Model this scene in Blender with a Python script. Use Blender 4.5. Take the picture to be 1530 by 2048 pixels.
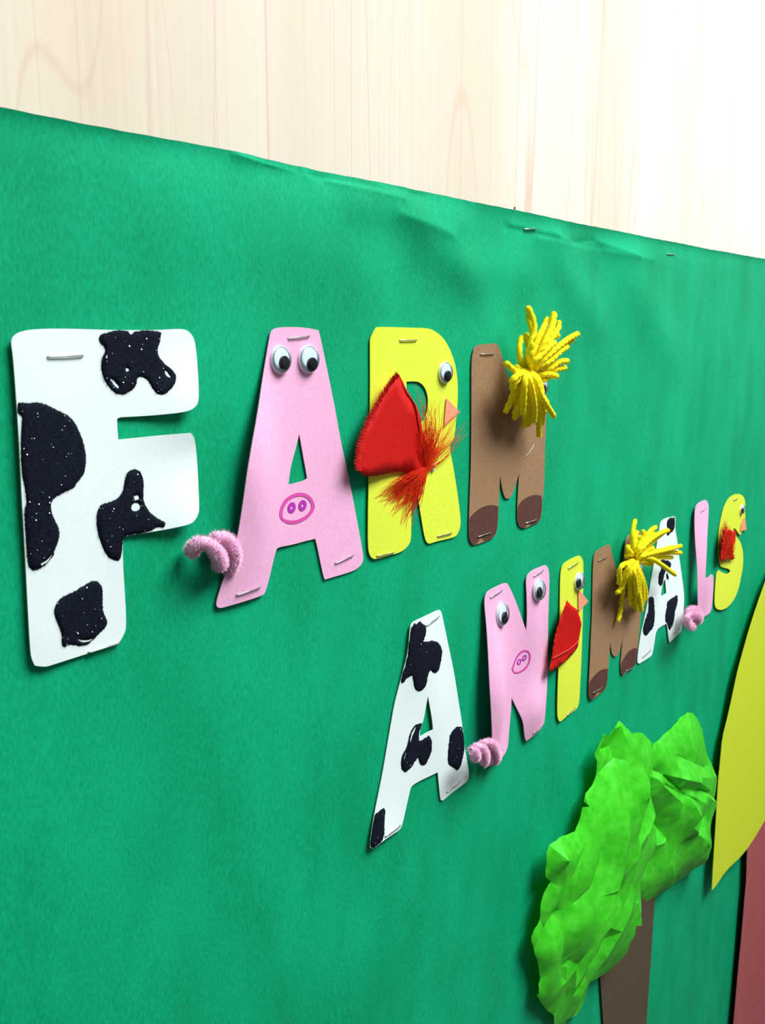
import bpy, bmesh, math, random
import numpy as np
from mathutils import Vector, Matrix, noise
from mathutils.geometry import delaunay_2d_cdt

for o in list(bpy.data.objects):
    bpy.data.objects.remove(o)
random.seed(7)
rng = np.random.default_rng(7)
scene = bpy.context.scene
COL = scene.collection

# ---------------------------------------------------------------- camera
F_PX, CX, CY = 1900.0, 765.0, 1024.0        # focal length and centre of a 1530x2048 frame
CAM_D, CAM_Z = 0.257, 1.5                   # metres from the wall plane y=0, height above the floor
yaw, pitch, roll = (math.radians(a) for a in (52.00740452, -10.55821024, -0.07598828))
FWD = Vector((math.sin(yaw) * math.cos(pitch), math.cos(yaw) * math.cos(pitch), math.sin(pitch)))
RT = FWD.cross(Vector((0, 0, 1))).normalized()
UP = RT.cross(FWD)
RT, UP = (math.cos(roll) * RT + math.sin(roll) * UP), (-math.sin(roll) * RT + math.cos(roll) * UP)
CAM = Vector((0, -CAM_D, CAM_Z))
cd = bpy.data.cameras.new('camera')
cam = bpy.data.objects.new('camera', cd)
COL.objects.link(cam)
m = Matrix((RT, UP, -FWD)).transposed().to_4x4()
m.translation = CAM
cam.matrix_world = m
cd.sensor_fit = 'VERTICAL'
cd.sensor_height = 4.54
cd.sensor_width = 3.39
cd.lens = F_PX / 2048 * 4.54
cd.clip_start = 0.02
cd.clip_end = 50
cd.dof.use_dof = True
cd.dof.focus_distance = 0.42
cd.dof.aperture_fstop = 5.0
scene.camera = cam

# ---------------------------------------------------------------- light
w = bpy.data.worlds.new('world')
scene.world = w
w.use_nodes = True
w.node_tree.nodes['Background'].inputs[0].default_value = (0.86, 0.97, 1.0, 1)
w.node_tree.nodes['Background'].inputs[1].default_value = 0.13


def area(name, loc, target, sx, sy, power, color):
    ld = bpy.data.lights.new(name, 'AREA')
    ld.shape = 'RECTANGLE'
    ld.size, ld.size_y = sx, sy
    ld.energy = power
    ld.color = color
    lo = bpy.data.objects.new(name, ld)
    COL.objects.link(lo)
    lo.location = loc
    lo.rotation_euler = (Vector(target) - Vector(loc)).to_track_quat('-Z', 'Y').to_euler()
    return lo


area('ceiling_light', (0.75, -0.95, 2.85), (0.5, -0.1, 1.5), 1.3, 0.7, 62, (0.90, 1.0, 0.985))
area('window_light', (3.2, -1.0, 2.2), (0.6, -0.1, 1.55), 1.4, 1.2, 13, (0.95, 1.0, 1.0))

vs = scene.view_settings
vs.view_transform = 'Standard'
vs.look = 'None'
vs.exposure = 0.0
vs.gamma = 1.0
vs.use_curve_mapping = False


# ---------------------------------------------------------------- pixel helpers
def P(px, py, h=0.0):
    """Point where the view ray of a pixel meets the plane h metres in front of the wall."""
    d = FWD + RT * ((px - CX) / F_PX) - UP * ((py - CY) / F_PX)
    return CAM + d * ((CAM_D - h) / d.y)


def on(px, py, hf):
    """Point where the view ray meets the surface y = -hf(x, z)."""
    h = 0.0
    for _ in range(12):
        p = P(px, py, h)
        h = 0.5 * h + 0.5 * float(hf(p.x, p.z))
    return P(px, py, h)


CROP = {'c1': (0, 640, 420), 'c2': (0, 980, 420), 'c3': (360, 640, 400), 'c4': (360, 920, 400),
        'c5': (700, 640, 260), 'c6': (700, 870, 260), 'c7': (920, 590, 260), 'c8': (920, 840, 260),
        'd1': (730, 1210, 230), 'd2': (730, 1440, 230), 'd3': (920, 1120, 200), 'd4': (920, 1320, 200),
        'd5': (1080, 1080, 160), 'd6': (1080, 1240, 160), 'd7': (1160, 1030, 220), 'd8': (1160, 1220, 220),
        'e1': (1340, 970, 190), 'e2': (1260, 1130, 260), 'e3': (1050, 1400, 410), 'e4': (1040, 1720, 300),
        'e5': (1380, 1150, 150)}


def Z(*a):
    """Crop-measured outline -> photo pixels; a crop name switches the frame for what follows."""
    out, i, fr = [], 0, None
    while i < len(a):
        if isinstance(a[i], str):
            x0, y0, wd = CROP[a[i]]
            s = wd / (342.0 if a[i] == 'e5' else 1530.0)
            i += 1
            continue
        out.append((x0 + a[i] * s, y0 + a[i + 1] * s))
        i += 2
    return out


def smooth(loop, ang=55, it=2, closed=True):
    for _ in range(it):
        n = len(loop)
        res = []
        for i in range(n):
            a, b, c = (np.array(loop[(i + k) % n], float) for k in (-1, 0, 1))
            u, v = b - a, c - b
            lu, lv = np.linalg.norm(u), np.linalg.norm(v)
            if lu < 1e-9 or lv < 1e-9:
                continue
            t = math.degrees(math.acos(max(-1, min(1, float(u @ v) / (lu * lv)))))
            if t < ang:
                res += [tuple(b - u * .25), tuple(b + v * .25)]
            else:
                res.append(tuple(b))
        loop = res
    return loop


def jitter(loop, amp, step):
    """Ragged hand-cut / brushed edge: resample and push points about."""
    res = []
    n = len(loop)
    for i in range(n):
        a, b = np.array(loop[i], float), np.array(loop[(i + 1) % n], float)
        k = max(1, int(np.linalg.norm(b - a) / step))
        for j in range(k):
            res.append(tuple(a + (b - a) * j / k + rng.normal(0, amp, 2) * (.5, 1.0)))
    return res


def make_h(base, bumps=()):
    cs = [(P(px, py, amp * .7), sx, sz, amp) for px, py, sx, sz, amp in bumps]

    def hf(x, z):
        h = base + 0.0 * x
        for c, sx, sz, amp in cs:
            h = h + amp * np.exp(-((x - c.x) / sx) ** 2 - ((z - c.z) / sz) ** 2)
        return h
    return hf


def inside(pts, loops):
    r = np.zeros(len(pts), bool)
    x, y = pts[:, 0], pts[:, 1]
    for L in loops:
        a = np.asarray(L)
        b = np.roll(a, -1, 0)
        for (ax, ay), (bx, by) in zip(a, b):
            if ay == by:
                continue
            c = (ay > y) != (by > y)
            r ^= c & (x < (bx - ax) * (y - ay) / (by - ay) + ax)
    return r


def edge_dist(pts, loops):
    d = np.full(len(pts), 1e9)
    for L in loops:
        a = np.asarray(L)
        b = np.roll(a, -1, 0)
        for p, q in zip(a, b):
            v = q - p
            l2 = float(v @ v)
            if l2 < 1e-16:
                continue
            t = np.clip(((pts - p) @ v) / l2, 0, 1)
            d = np.minimum(d, np.linalg.norm(pts - p - t[:, None] * v, axis=1))
    return d


# ---------------------------------------------------------------- objects
def obj(name, verts, faces, mat, parent=None, smooth_shade=False):
    me = bpy.data.meshes.new(name)
    off = Vector(parent['_o']) if parent is not None else Vector((0, 0, 0))
    me.from_pydata([tuple(Vector(v) - off) for v in verts], [], faces)
    me.materials.append(mat)
    if smooth_shade:
        me.polygons.foreach_set('use_smooth', [True] * len(me.polygons))
    me.update()
    o = bpy.data.objects.new(name, me)
    COL.objects.link(o)
    if parent is not None:
        o.parent = parent
        o['_o'] = tuple(off)
    else:
        o['_o'] = (0., 0., 0.)
    return o


def thing(name, label, cat, loc, group=None):
    o = bpy.data.objects.new(name, None)
    o.empty_display_size = 0.02
    COL.objects.link(o)
    o.location = loc
    o['_o'] = tuple(loc)
    o['label'], o['category'] = label, cat
    if group:
        o['group'] = group
    return o


def sheet_mesh(loops, hf, base, thick, grid, disp=None, lines=(), inner=1.0):
    """Thin solid sheet over (x, z) outline loops, following the height hf (+ disp on the front)."""
    L2 = []
    for L in loops:
        n, r = len(L), []
        for i in range(n):
            a, b = np.array(L[i]), np.array(L[(i + 1) % n])
            k = max(1, int(math.ceil(np.linalg.norm(b - a) / grid)))
            r += [tuple(a + (b - a) * j / k) for j in range(k)]
        L2.append(r)
    A = np.concatenate([np.array(r) for r in L2])
    lo, hi = A.min(0), A.max(0)
    gi = grid * inner
    gx = np.arange(lo[0] + gi * .5, hi[0], gi)
    gz = np.arange(lo[1] + gi * .5, hi[1], gi)
    G = np.zeros((0, 2))
    if len(gx) and len(gz):
        G = np.stack(np.meshgrid(gx, gz), -1).reshape(-1, 2)
        G = G + rng.uniform(-.2, .2, G.shape) * gi
        G = G[inside(G, L2)]
        if len(G):
            G = G[edge_dist(G, L2) > grid * .45]
    LN = []
    for ln in lines:
        r = []
        for a, b in zip(ln, ln[1:]):
            a, b = np.array(a), np.array(b)
            k = max(1, int(np.linalg.norm(b - a) / grid))
            r += [tuple(a + (b - a) * j / k) for j in range(k)]
        r.append(tuple(ln[-1]))
        LN.append(r)
        for a, b in zip(r, r[1:]):
            a, b = np.array(a), np.array(b)
            t = np.clip(((G - a) @ (b - a)) / float((b - a) @ (b - a)), 0, 1)
            G = G[np.linalg.norm(G - a - t[:, None] * (b - a), axis=1) > grid * .4]
    S = 100.0
    vin = [Vector((p[0] * S, p[1] * S)) for p in A] + [Vector((p[0] * S, p[1] * S)) for p in G]
    ed, k = [], 0
    for r in L2:
        n = len(r)
        ed += [(k + i, k + (i + 1) % n) for i in range(n)]
        k += n
    for r in LN:
        k = len(vin)
        vin += [Vector((p[0] * S, p[1] * S)) for p in r]
        ed += [(k + i, k + i + 1) for i in range(len(r) - 1)]
    v, _, f, *_r = delaunay_2d_cdt(vin, ed, [], 0, 1e-6)
    v = np.array([(p.x / S, p.y / S) for p in v])
    cen = np.array([v[list(t)].mean(0) for t in f])
    keep = inside(cen, L2)
    tris = []
    for t, kp in zip(f, keep):
        if not kp:
            continue
        a, b, c = (v[i] for i in t)
        cr = (b[0] - a[0]) * (c[1] - a[1]) - (b[1] - a[1]) * (c[0] - a[0])
        if abs(cr) < 1e-14:
            continue
        tris.append(tuple(t) if cr > 0 else (t[0], t[2], t[1]))
    used = sorted({i for t in tris for i in t})
    mp = {i: j for j, i in enumerate(used)}
    v = v[used]
    tris = [tuple(mp[i] for i in t) for t in tris]
    n = len(v)
    hb = hf(v[:, 0], v[:, 1]) + base
    ht = hb + thick
    if disp is not None:
        ht = ht + disp(v, edge_dist(v, L2))
    verts = [(x, -h, z) for (x, z), h in zip(v, ht)] + [(x, -h, z) for (x, z), h in zip(v, hb)]
    faces = list(tris) + [(c + n, b + n, a + n) for a, b, c in tris]
    es = {(t[i], t[(i + 1) % 3]) for t in tris for i in range(3)}
    for a, b in es:
        if (b, a) not in es:
            faces.append((b, a, a + n, b + n))
    return verts, faces


def sheet(name, loops_px, hf, mat, parent, base=0.0, thick=0.0003, grid=0.005, sm=None, jit=None,
          disp=None, shade=False):
    loops = []
    for L in loops_px:
        if sm is not None:
            L = smooth(L, *sm)
        if jit is not None:
            L = jitter(L, *jit)
        f2 = (lambda x, z: hf(x, z) + base + thick)
        loops.append([(p.x, p.z) for p in (on(a, b, f2) for a, b in L)])
    v, f = sheet_mesh(loops, hf, base, thick, grid, disp)
    return obj(name, v, f, mat, parent, shade)


def catmull(pts, n):
    p = [Vector(a) for a in pts]
    p = [p[0] * 2 - p[1]] + p + [p[-1] * 2 - p[-2]]
    out = []
    for i in range(1, len(p) - 2):
        for j in range(n):
            t = j / n
            a, b, c, d = p[i - 1:i + 3]
            out.append(0.5 * ((2 * b) + (c - a) * t + (2 * a - 5 * b + 4 * c - d) * t * t
                              + (3 * b - a - 3 * c + d) * t ** 3))
    out.append(p[-2])
    return out


def resample(path, step):
    d = [0.0]
    for a, b in zip(path, path[1:]):
        d.append(d[-1] + (b - a).length)
    n = max(2, int(d[-1] / step))
    out, j = [], 0
    for i in range(n + 1):
        s = d[-1] * i / n
        while j < len(d) - 2 and d[j + 1] < s:
            j += 1
        k = (s - d[j]) / max(1e-12, d[j + 1] - d[j])
        out.append(path[j].lerp(path[j + 1], k))
    return out


def frames(path):
    T = [(path[min(i + 1, len(path) - 1)] - path[max(i - 1, 0)]).normalized() for i in range(len(path))]
    n = T[0].orthogonal().normalized()
    out = []
    for t in T:
        n = (n - t * n.dot(t)).normalized()
        out.append((t, n, t.cross(n)))
    return out


def tube(path, rad, sides=8, V=None, Fc=None):
    """rad(i, theta) -> radius; closed ends; appended to V / Fc."""
    V = [] if V is None else V
    Fc = [] if Fc is None else Fc
    k0, fr, n = len(V), frames(path), len(path)
    for i, (p, (t, a, b)) in enumerate(zip(path, fr)):
        for s in range(sides):
            th = 2 * math.pi * s / sides
            r = rad(i, th)
            V.append(tuple(p + (a * math.cos(th) + b * math.sin(th)) * r))
    for i in range(n - 1):
        for s in range(sides):
            q = (s + 1) % sides
            Fc.append((k0 + i * sides + s, k0 + i * sides + q, k0 + (i + 1) * sides + q, k0 + (i + 1) * sides + s))
    Fc.append(tuple(k0 + s for s in reversed(range(sides))))
    Fc.append(tuple(k0 + (n - 1) * sides + s for s in range(sides)))
    return V, Fc


# ---------------------------------------------------------------- materials
def mat_new(name):
    mt = bpy.data.materials.new(name)
    mt.use_nodes = True
    nt = mt.node_tree
    return mt, nt, nt.nodes['Principled BSDF']


def lin(c):
    return tuple((x / 255 / 12.92 if x / 255 <= .04045 else ((x / 255 + .055) / 1.055) ** 2.4) for x in c) + (1,)


def paper(name, c1, c2, scale=900, rough=.9, bump=.15, dist=.0002, stretch=(1, 1, 1), spec=.2):
    mt, nt, b = mat_new(name)
    tc = nt.nodes.new('ShaderNodeTexCoord')
    mp = nt.nodes.new('ShaderNodeMapping')
    mp.inputs['Scale'].default_value = stretch
    nt.links.new(tc.outputs['Object'], mp.inputs[0])
    n1 = nt.nodes.new('ShaderNodeTexNoise')
    n1.inputs['Scale'].default_value = scale
    n1.inputs['Detail'].default_value = 4
    nt.links.new(mp.outputs[0], n1.inputs['Vector'])
    r = nt.nodes.new('ShaderNodeValToRGB')
    r.color_ramp.elements[0].position, r.color_ramp.elements[1].position = .3, .7
    r.color_ramp.elements[0].color, r.color_ramp.elements[1].color = lin(c1), lin(c2)
    nt.links.new(n1.outputs[0], r.inputs[0])
    nt.links.new(r.outputs[0], b.inputs['Base Color'])
    bp = nt.nodes.new('ShaderNodeBump')
    bp.inputs['Strength'].default_value = bump
    bp.inputs['Distance'].default_value = dist
    nt.links.new(n1.outputs[0], bp.inputs['Height'])
    nt.links.new(bp.outputs[0], b.inputs['Normal'])
    b.inputs['Roughness'].default_value = rough
    b.inputs['Specular IOR Level'].default_value = spec
    return mt


def plain(name, c, rough=.6, spec=.4, metal=0.0):
    mt, nt, b = mat_new(name)
    b.inputs['Base Color'].default_value = lin(c)
    b.inputs['Roughness'].default_value = rough
    b.inputs['Specular IOR Level'].default_value = spec
    b.inputs['Metallic'].default_value = metal
    return mt


def translucent(name, c1, c2, amount, scale=600, rough=.6, spec=.3):
    mt = paper(name, c1, c2, scale, rough, .1, .0002, spec=spec)
    nt = mt.node_tree
    b = nt.nodes['Principled BSDF']
    out = nt.nodes['Material Output']
    tr = nt.nodes.new('ShaderNodeBsdfTranslucent')
    src = b.inputs['Base Color'].links[0].from_socket
    nt.links.new(src, tr.inputs['Color'])
    mx = nt.nodes.new('ShaderNodeMixShader')
    mx.inputs[0].default_value = amount
    nt.links.new(b.outputs[0], mx.inputs[1])
    nt.links.new(tr.outputs[0], mx.inputs[2])
    nt.links.new(mx.outputs[0], out.inputs['Surface'])
    return mt


M = {}
M['white'] = paper('white_card', (232, 240, 240), (238, 245, 245))
M['pink'] = paper('pink_card', (244, 170, 208), (250, 186, 222))
M['yellow'] = paper('yellow_card', (222, 230, 56), (233, 239, 78))
M['brown'] = paper('brown_card', (150, 112, 82), (168, 128, 96))
M['hoof'] = paper('brown_marker', (84, 52, 44), (100, 62, 52), 500)
M['orange'] = paper('orange_card', (246, 150, 112), (250, 164, 128))
M['trunk'] = paper('trunk_card', (84, 68, 52), (98, 80, 60), 500)
M['red_panel'] = paper('red_card', (170, 78, 84), (184, 92, 96), 300)
M['yellow_big'] = paper('yellow_poster', (206, 216, 40), (216, 224, 54), 700)
M['black'] = paper('black_paint', (4, 6, 13), (22, 27, 46), 1400, .85, .6, .0004, spec=.12)
M['glitter'] = plain('glitter', (250, 250, 255), .25, .8, .6)
M['steel'] = plain('staple_steel', (190, 190, 188), .3, .5, .9)
M['eye_white'] = plain('eye_white', (236, 244, 252), .3, .5)
M['pupil'] = plain('pupil_black', (14, 15, 18), .35, .5)
M['magenta'] = paper('magenta_marker', (214, 70, 160), (226, 90, 176), 1500)
M['purple'] = paper('purple_marker', (176, 44, 170), (190, 60, 180), 1500)
M['feather'] = translucent('red_feather', (216, 10, 6), (236, 20, 12), .25, 900)
M['down'] = translucent('red_down', (232, 40, 10), (244, 72, 20), .45, 1500)
M['yarn'] = paper('yellow_yarn', (252, 222, 8), (255, 238, 36), 2500, .9, .6, .0004)
M['fuzz'] = paper('pink_chenille', (250, 172, 214), (255, 210, 236), 2500, .95, .5, .0003)
M['wire'] = plain('tail_wire', (110, 40, 110), .4, .5, .3)
M['tissue'] = translucent('green_tissue', (66, 222, 32), (100, 242, 60), .35, 160, .38, .5)
_nt = M['tissue'].node_tree
_rn = _nt.nodes.new('ShaderNodeTexNoise')
_rn.noise_type = 'RIDGED_MULTIFRACTAL'
_rn.inputs['Scale'].default_value = 55
_rn.inputs['Detail'].default_value = 3
_rn.inputs['Distortion'].default_value = .4
_mp = [n for n in _nt.nodes if n.bl_idname == 'ShaderNodeMapping'][0]
_nt.links.new(_mp.outputs[0], _rn.inputs['Vector'])
_bp = [n for n in _nt.nodes if n.bl_idname == 'ShaderNodeBump'][0]
_bp.inputs['Strength'].default_value = .55
_bp.inputs['Distance'].default_value = .0022
_nt.links.new(_rn.outputs[0], _bp.inputs['Height'])
M['glue'] = plain('hot_glue', (235, 235, 225), .1, .6)


def m_dome():
    mt, nt, b = mat_new('clear_plastic_dome')
    out = nt.nodes['Material Output']
    nt.nodes.remove(b)
    fr = nt.nodes.new('ShaderNodeFresnel')
    fr.inputs['IOR'].default_value = 1.3
    tr = nt.nodes.new('ShaderNodeBsdfTransparent')
    tr.inputs[0].default_value = (.96, .98, 1, 1)
    gl = nt.nodes.new('ShaderNodeBsdfGlossy')
    gl.inputs['Roughness'].default_value = .08
    mx = nt.nodes.new('ShaderNodeMixShader')
    nt.links.new(fr.outputs[0], mx.inputs[0])
    nt.links.new(tr.outputs[0], mx.inputs[1])
    nt.links.new(gl.outputs[0], mx.inputs[2])
    nt.links.new(mx.outputs[0], out.inputs['Surface'])
    return mt


M['dome'] = m_dome()


def m_wood():
    mt, nt, b = mat_new('maple_veneer')
    N, Lk = nt.nodes.new, nt.links.new
    tc = N('ShaderNodeTexCoord')

    def nz(scale, sx, sz, det=3, dist=0.0):
        mp = N('ShaderNodeMapping')
        mp.inputs['Scale'].default_value = (sx, 1, sz)
        Lk(tc.outputs['Object'], mp.inputs[0])
        n = N('ShaderNodeTexNoise')
        n.inputs['Scale'].default_value = scale
        n.inputs['Detail'].default_value = det
        n.inputs['Distortion'].default_value = dist
        Lk(mp.outputs[0], n.inputs['Vector'])
        return n.outputs[0]

    def ramp(src, stops):
        r = N('ShaderNodeValToRGB')
        el = r.color_ramp.elements
        while len(el) < len(stops):
            el.new(.5)
        for e, (p, c) in zip(el, stops):
            e.position, e.color = p, c
        Lk(src, r.inputs[0])
        return r.outputs[0]
    W, K = (1, 1, 1, 1), (0, 0, 0, 1)
    base = ramp(nz(14, 1, .05, 2), [(.35, lin((232, 209, 190))), (.65, lin((239, 221, 207)))])
    fine = ramp(nz(420, 1, .015, 2), [(.35, (.965, .955, .945, 1)), (.65, W)])
    mul = N('ShaderNodeMixRGB')
    mul.blend_type = 'MULTIPLY'
    mul.inputs[0].default_value = 1
    Lk(base, mul.inputs[1])
    Lk(fine, mul.inputs[2])
    cur = mul.outputs[0]
    for sc, sz, pos, wid, k in ((34, .02, .5, .0045, .6), (20, .035, .56, .0026, .65), (15, .10, .46, .0018, .6), (24, .05, .42, .002, .5)):
        ln = ramp(nz(sc, 1, sz, 1, .2), [(pos - wid, K), (pos, (k, k, k, 1)), (pos + wid, K)])
        mx = N('ShaderNodeMixRGB')
        Lk(ln, mx.inputs[0])
        Lk(cur, mx.inputs[1])
        mx.inputs[2].default_value = lin((216, 168, 142))
        cur = mx.outputs[0]
    # neighbouring veneer leaves differ a little in tone
    sep = N('ShaderNodeSeparateXYZ')
    Lk(tc.outputs['Object'], sep.inputs[0])
    for xs, tone in ((P(1291, 200).x, (1.03, 1.04, 1.05, 1)), (P(155, 100).x, (.985, .99, 1.0, 1)), (P(820, 150).x, (1.01, 1.02, 1.03, 1))):
        gt = N('ShaderNodeMath')
        gt.operation = 'GREATER_THAN'
        Lk(sep.outputs[0], gt.inputs[0])
        gt.inputs[1].default_value = xs
        mx = N('ShaderNodeMixRGB')
        mx.blend_type = 'MULTIPLY'
        Lk(gt.outputs[0], mx.inputs[0])
        Lk(cur, mx.inputs[1])
        mx.inputs[2].default_value = tone
        cur = mx.outputs[0]
    Lk(cur, b.inputs['Base Color'])
    b.inputs['Roughness'].default_value = .4
    b.inputs['Specular IOR Level'].default_value = .22
    return mt


M['wood'] = m_wood()


def m_green():
    mt, nt, b = mat_new('green_paper')
    N, Lk = nt.nodes.new, nt.links.new
    tc = N('ShaderNodeTexCoord')
    mp = N('ShaderNodeMapping')
    mp.inputs['Rotation'].default_value = (0, math.radians(35), 0)
    mp.inputs['Scale'].default_value = (1, 1, .45)
    Lk(tc.outputs['Object'], mp.inputs[0])

    def nz(scale, det):
        n = N('ShaderNodeTexNoise')
        n.inputs['Scale'].default_value = scale
        n.inputs['Detail'].default_value = det
        Lk(mp.outputs[0], n.inputs['Vector'])
        return n.outputs[0]
    a, c = nz(30, 4), nz(1100, 3)
    mx = N('ShaderNodeMixRGB')
    mx.inputs[0].default_value = .5
    Lk(a, mx.inputs[1])
    Lk(c, mx.inputs[2])
    r = N('ShaderNodeValToRGB')
    r.color_ramp.elements[0].position, r.color_ramp.elements[1].position = .36, .64
    r.color_ramp.elements[0].color, r.color_ramp.elements[1].color = lin((4, 146, 97)), lin((10, 174, 125))
    Lk(mx.outputs[0], r.inputs[0])
    Lk(r.outputs[0], b.inputs['Base Color'])
    bp = N('ShaderNodeBump')
    bp.inputs['Strength'].default_value = .25
    bp.inputs['Distance'].default_value = .0002
    Lk(c, bp.inputs['Height'])
    Lk(bp.outputs[0], b.inputs['Normal'])
    b.inputs['Roughness'].default_value = .7
    b.inputs['Specular IOR Level'].default_value = .12
    return mt


M['green'] = m_green()
M['floor'] = paper('grey_carpet', (120, 116, 110), (140, 136, 128), 200)


# ---------------------------------------------------------------- setting
def box(name, x0, x1, y0, y1, z0, z1, mat, kind='structure', label=None):
    v = [(x, y, z) for x in (x0, x1) for y in (y0, y1) for z in (z0, z1)]
    f = [(0, 1, 3, 2), (4, 6, 7, 5), (0, 4, 5, 1), (2, 3, 7, 6), (0, 2, 6, 4), (1, 5, 7, 3)]
    o = obj(name, v, f, mat)
    o['kind'] = kind
    if label:
        o['label'] = label
    return o


wall = box('wall_back', -1.5, 2.6, 0.0, 0.05, 0.0, 2.9, M['wood'], label='pale maple veneer wall panel above the green paper')
wall['category'] = 'wall'
flo = box('floor', -1.5, 2.6, -3.0, 0.05, -0.05, 0.0, M['floor'])

hv = P(1029, 416)
obj('pin_hole', [(hv.x + .0007 * math.cos(a), y, hv.z + .0007 * math.sin(a)) for y in (-.0002, .0) for a in np.arange(8) * math.pi / 4],
    [tuple(range(8)), tuple(range(15, 7, -1))] + [(i, i + 8, (i + 1) % 8 + 8, (i + 1) % 8) for i in range(8)], M['hoof'], wall)
# green backing paper: top edge measured along the photograph
top = [(-200, 176), (0, 215), (154, 245), (300, 273), (455, 303), (620, 337), (800, 374), (960, 406), (1100, 436), (1250, 466),
       (1374, 490), (1450, 504), (1530, 518), (1640, 540)]
tp = [P(a, b, .0042 if a < 440 else .0022 if a < 900 else .0036) for a, b in top]
tx = np.array([p.x for p in tp])
tz = np.array([p.z for p in tp])
GX0, GX1, GZ0 = tx[0] - .02, 1.45, 0.45
CR = [(P(px, py), P(qx, qy), wd, am) for px, py, qx, qy, wd, am in (
    (455, 312, 600, 352, .004, .0016), (520, 335, 830, 392, .006, -.0014), (700, 400, 900, 440, .010, .0016),
    (600, 352, 790, 398, .005, .0018), (830, 470, 930, 560, .012, .0022), (1000, 455, 1190, 500, .006, -.0011),
    (1060, 478, 1290, 520, .008, .0013), (1100, 520, 1180, 640, .014, .0020), (780, 430, 880, 470, .006, .0016),
    (590, 350, 640, 362, .003, -.0010), (1090, 470, 1130, 486, .004, .0009), (1130, 486, 1180, 482, .004, -.0009), (1180, 482, 1260, 512, .004, .0010),
    (1010, 450, 1100, 470, .004, .0009), (740, 372, 800, 392, .004, .0009), (1250, 560, 1330, 700, .020, .0022), (900, 520, 1040, 545, .012, .0014), (300, 430, 700, 520, .020, .0014))]


XL0, XL1 = P(430, 298).x, P(930, 400).x


def green_h(x, z):
    zt = np.interp(x, tx, tz)
    d = np.clip(zt - z, 0, None)
    h = .0016 + .0020 * (1 - np.exp(-(d / .008) ** 2)) * (.65 + .35 * np.sin(x * 31 + 1) * np.sin(x * 13))
    lip = 1 / (1 + np.exp((x - XL0) / .012)) + .8 / (1 + np.exp(-(x - XL1) / .02))
    h = h + .0026 * lip * np.exp(-d / .0065)
    for a, b, wd, am in CR:
        ex, ez = b.x - a.x, b.z - a.z
        l2 = ex * ex + ez * ez
        t = np.clip(((x - a.x) * ex + (z - a.z) * ez) / l2, 0, 1)
        r = np.hypot(x - a.x - t * ex, z - a.z - t * ez)
        h = h + am * (np.exp(-(r / wd) ** 2) if wd > .009 else np.exp(-r / (wd * .8)))
    k = np.clip((x - .62) / .3, 0, 1)
    h = h + k * .0005 * (np.sin(x * 95 + 2 * np.sin(z * 6)) + .6 * np.sin(x * 171 + 1.3 + z * 5))
    h = h + .0005 * np.sin(x * 21 + z * 9) * np.sin(z * 17 - x * 8) + .0006
    return np.maximum(h, .0012)


LX = np.linspace(GX0, GX1, 700)
LZ = np.linspace(.9, float(tz.max()) + .02, 500)
GRID = np.array([green_h(LX, np.full_like(LX, z)) for z in LZ])


def green_lut(x, z):
    u = np.clip((x - LX[0]) / (LX[1] - LX[0]), 0, 698.999)
    v = np.clip((z - LZ[0]) / (LZ[1] - LZ[0]), 0, 498.999)
    i, j = np.asarray(u).astype(int), np.asarray(v).astype(int)
    u, v = u - i, v - j
    return (GRID[j, i] * (1 - u) + GRID[j, i + 1] * u) * (1 - v) + (GRID[j + 1, i] * (1 - u) + GRID[j + 1, i + 1] * u) * v


def build_green():
    xs = np.concatenate([np.linspace(GX0, 1.0, 620, endpoint=False), np.linspace(1.0, GX1, 40)])
    nx, nz = len(xs), 330
    zt = np.interp(xs, tx, tz) + .00012 * np.sin(xs * 60) + .00006 * np.sin(xs * 411)
    V, Fc = [], []
    for j in range(nz):
        t = (j / (nz - 1)) ** 1.6
        zr = zt + (GZ0 - zt) * t
        V += list(zip(xs.tolist(), (-green_h(xs, zr)).tolist(), zr.tolist()))
    for j in range(nz - 1):
        for i in range(nx - 1):
            a = j * nx + i
            Fc.append((a, a + nx, a + nx + 1, a + 1))
    n = len(V)
    V += [(x, y + .00025, z) for x, y, z in V]
    Fc += [(d + n, c + n, b + n, a + n) for a, b, c, d in Fc]
    per = [(i + 1, i) for i in range(nx - 1)] + [((nz - 1) * nx + i, (nz - 1) * nx + i + 1) for i in range(nx - 1)]
    per += [(j * nx, (j + 1) * nx) for j in range(nz - 1)] + [((j + 1) * nx + nx - 1, j * nx + nx - 1) for j in range(nz - 1)]
    Fc += [(a, a + n, b + n, b)[::-1] for a, b in per]
    o = obj('backing_paper', V, Fc, M['green'], None, True)
    o['label'] = 'large sheet of green butcher paper covering the wall behind all the letters'
    o['category'] = 'paper'
    return o


green = build_green()


# ---------------------------------------------------------------- letter parts
def g_off(bumps=(), lift=0.0006):
    """Height of a letter's back: on the green paper plus its own bulges."""
    b = make_h(lift, bumps)

    def hf(x, z):
        return np.maximum(.0030, green_lut(x, z)) + b(x, z)
    return hf


TH = 0.00035


def staple(parent, hf, a, b, base=TH, wire=.00028):
    pa, pb = on(a[0], a[1], hf), on(b[0], b[1], hf)
    ex = (pb - pa).normalized() * .0003

    def at(p, k):
        return Vector((p.x, -(float(hf(p.x, p.z)) + base + k), p.z))
    path = [at(pa, -.0018), at(pa, .0002), at(pa + ex, .0006), at(pa.lerp(pb, .5), .0007), at(pb - ex, .0006), at(pb, .0002), at(pb, -.0018)]
    v, f = tube(path, lambda i, t: wire, 6)
    return obj('staple', v, f, M['steel'], parent, True)


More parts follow.
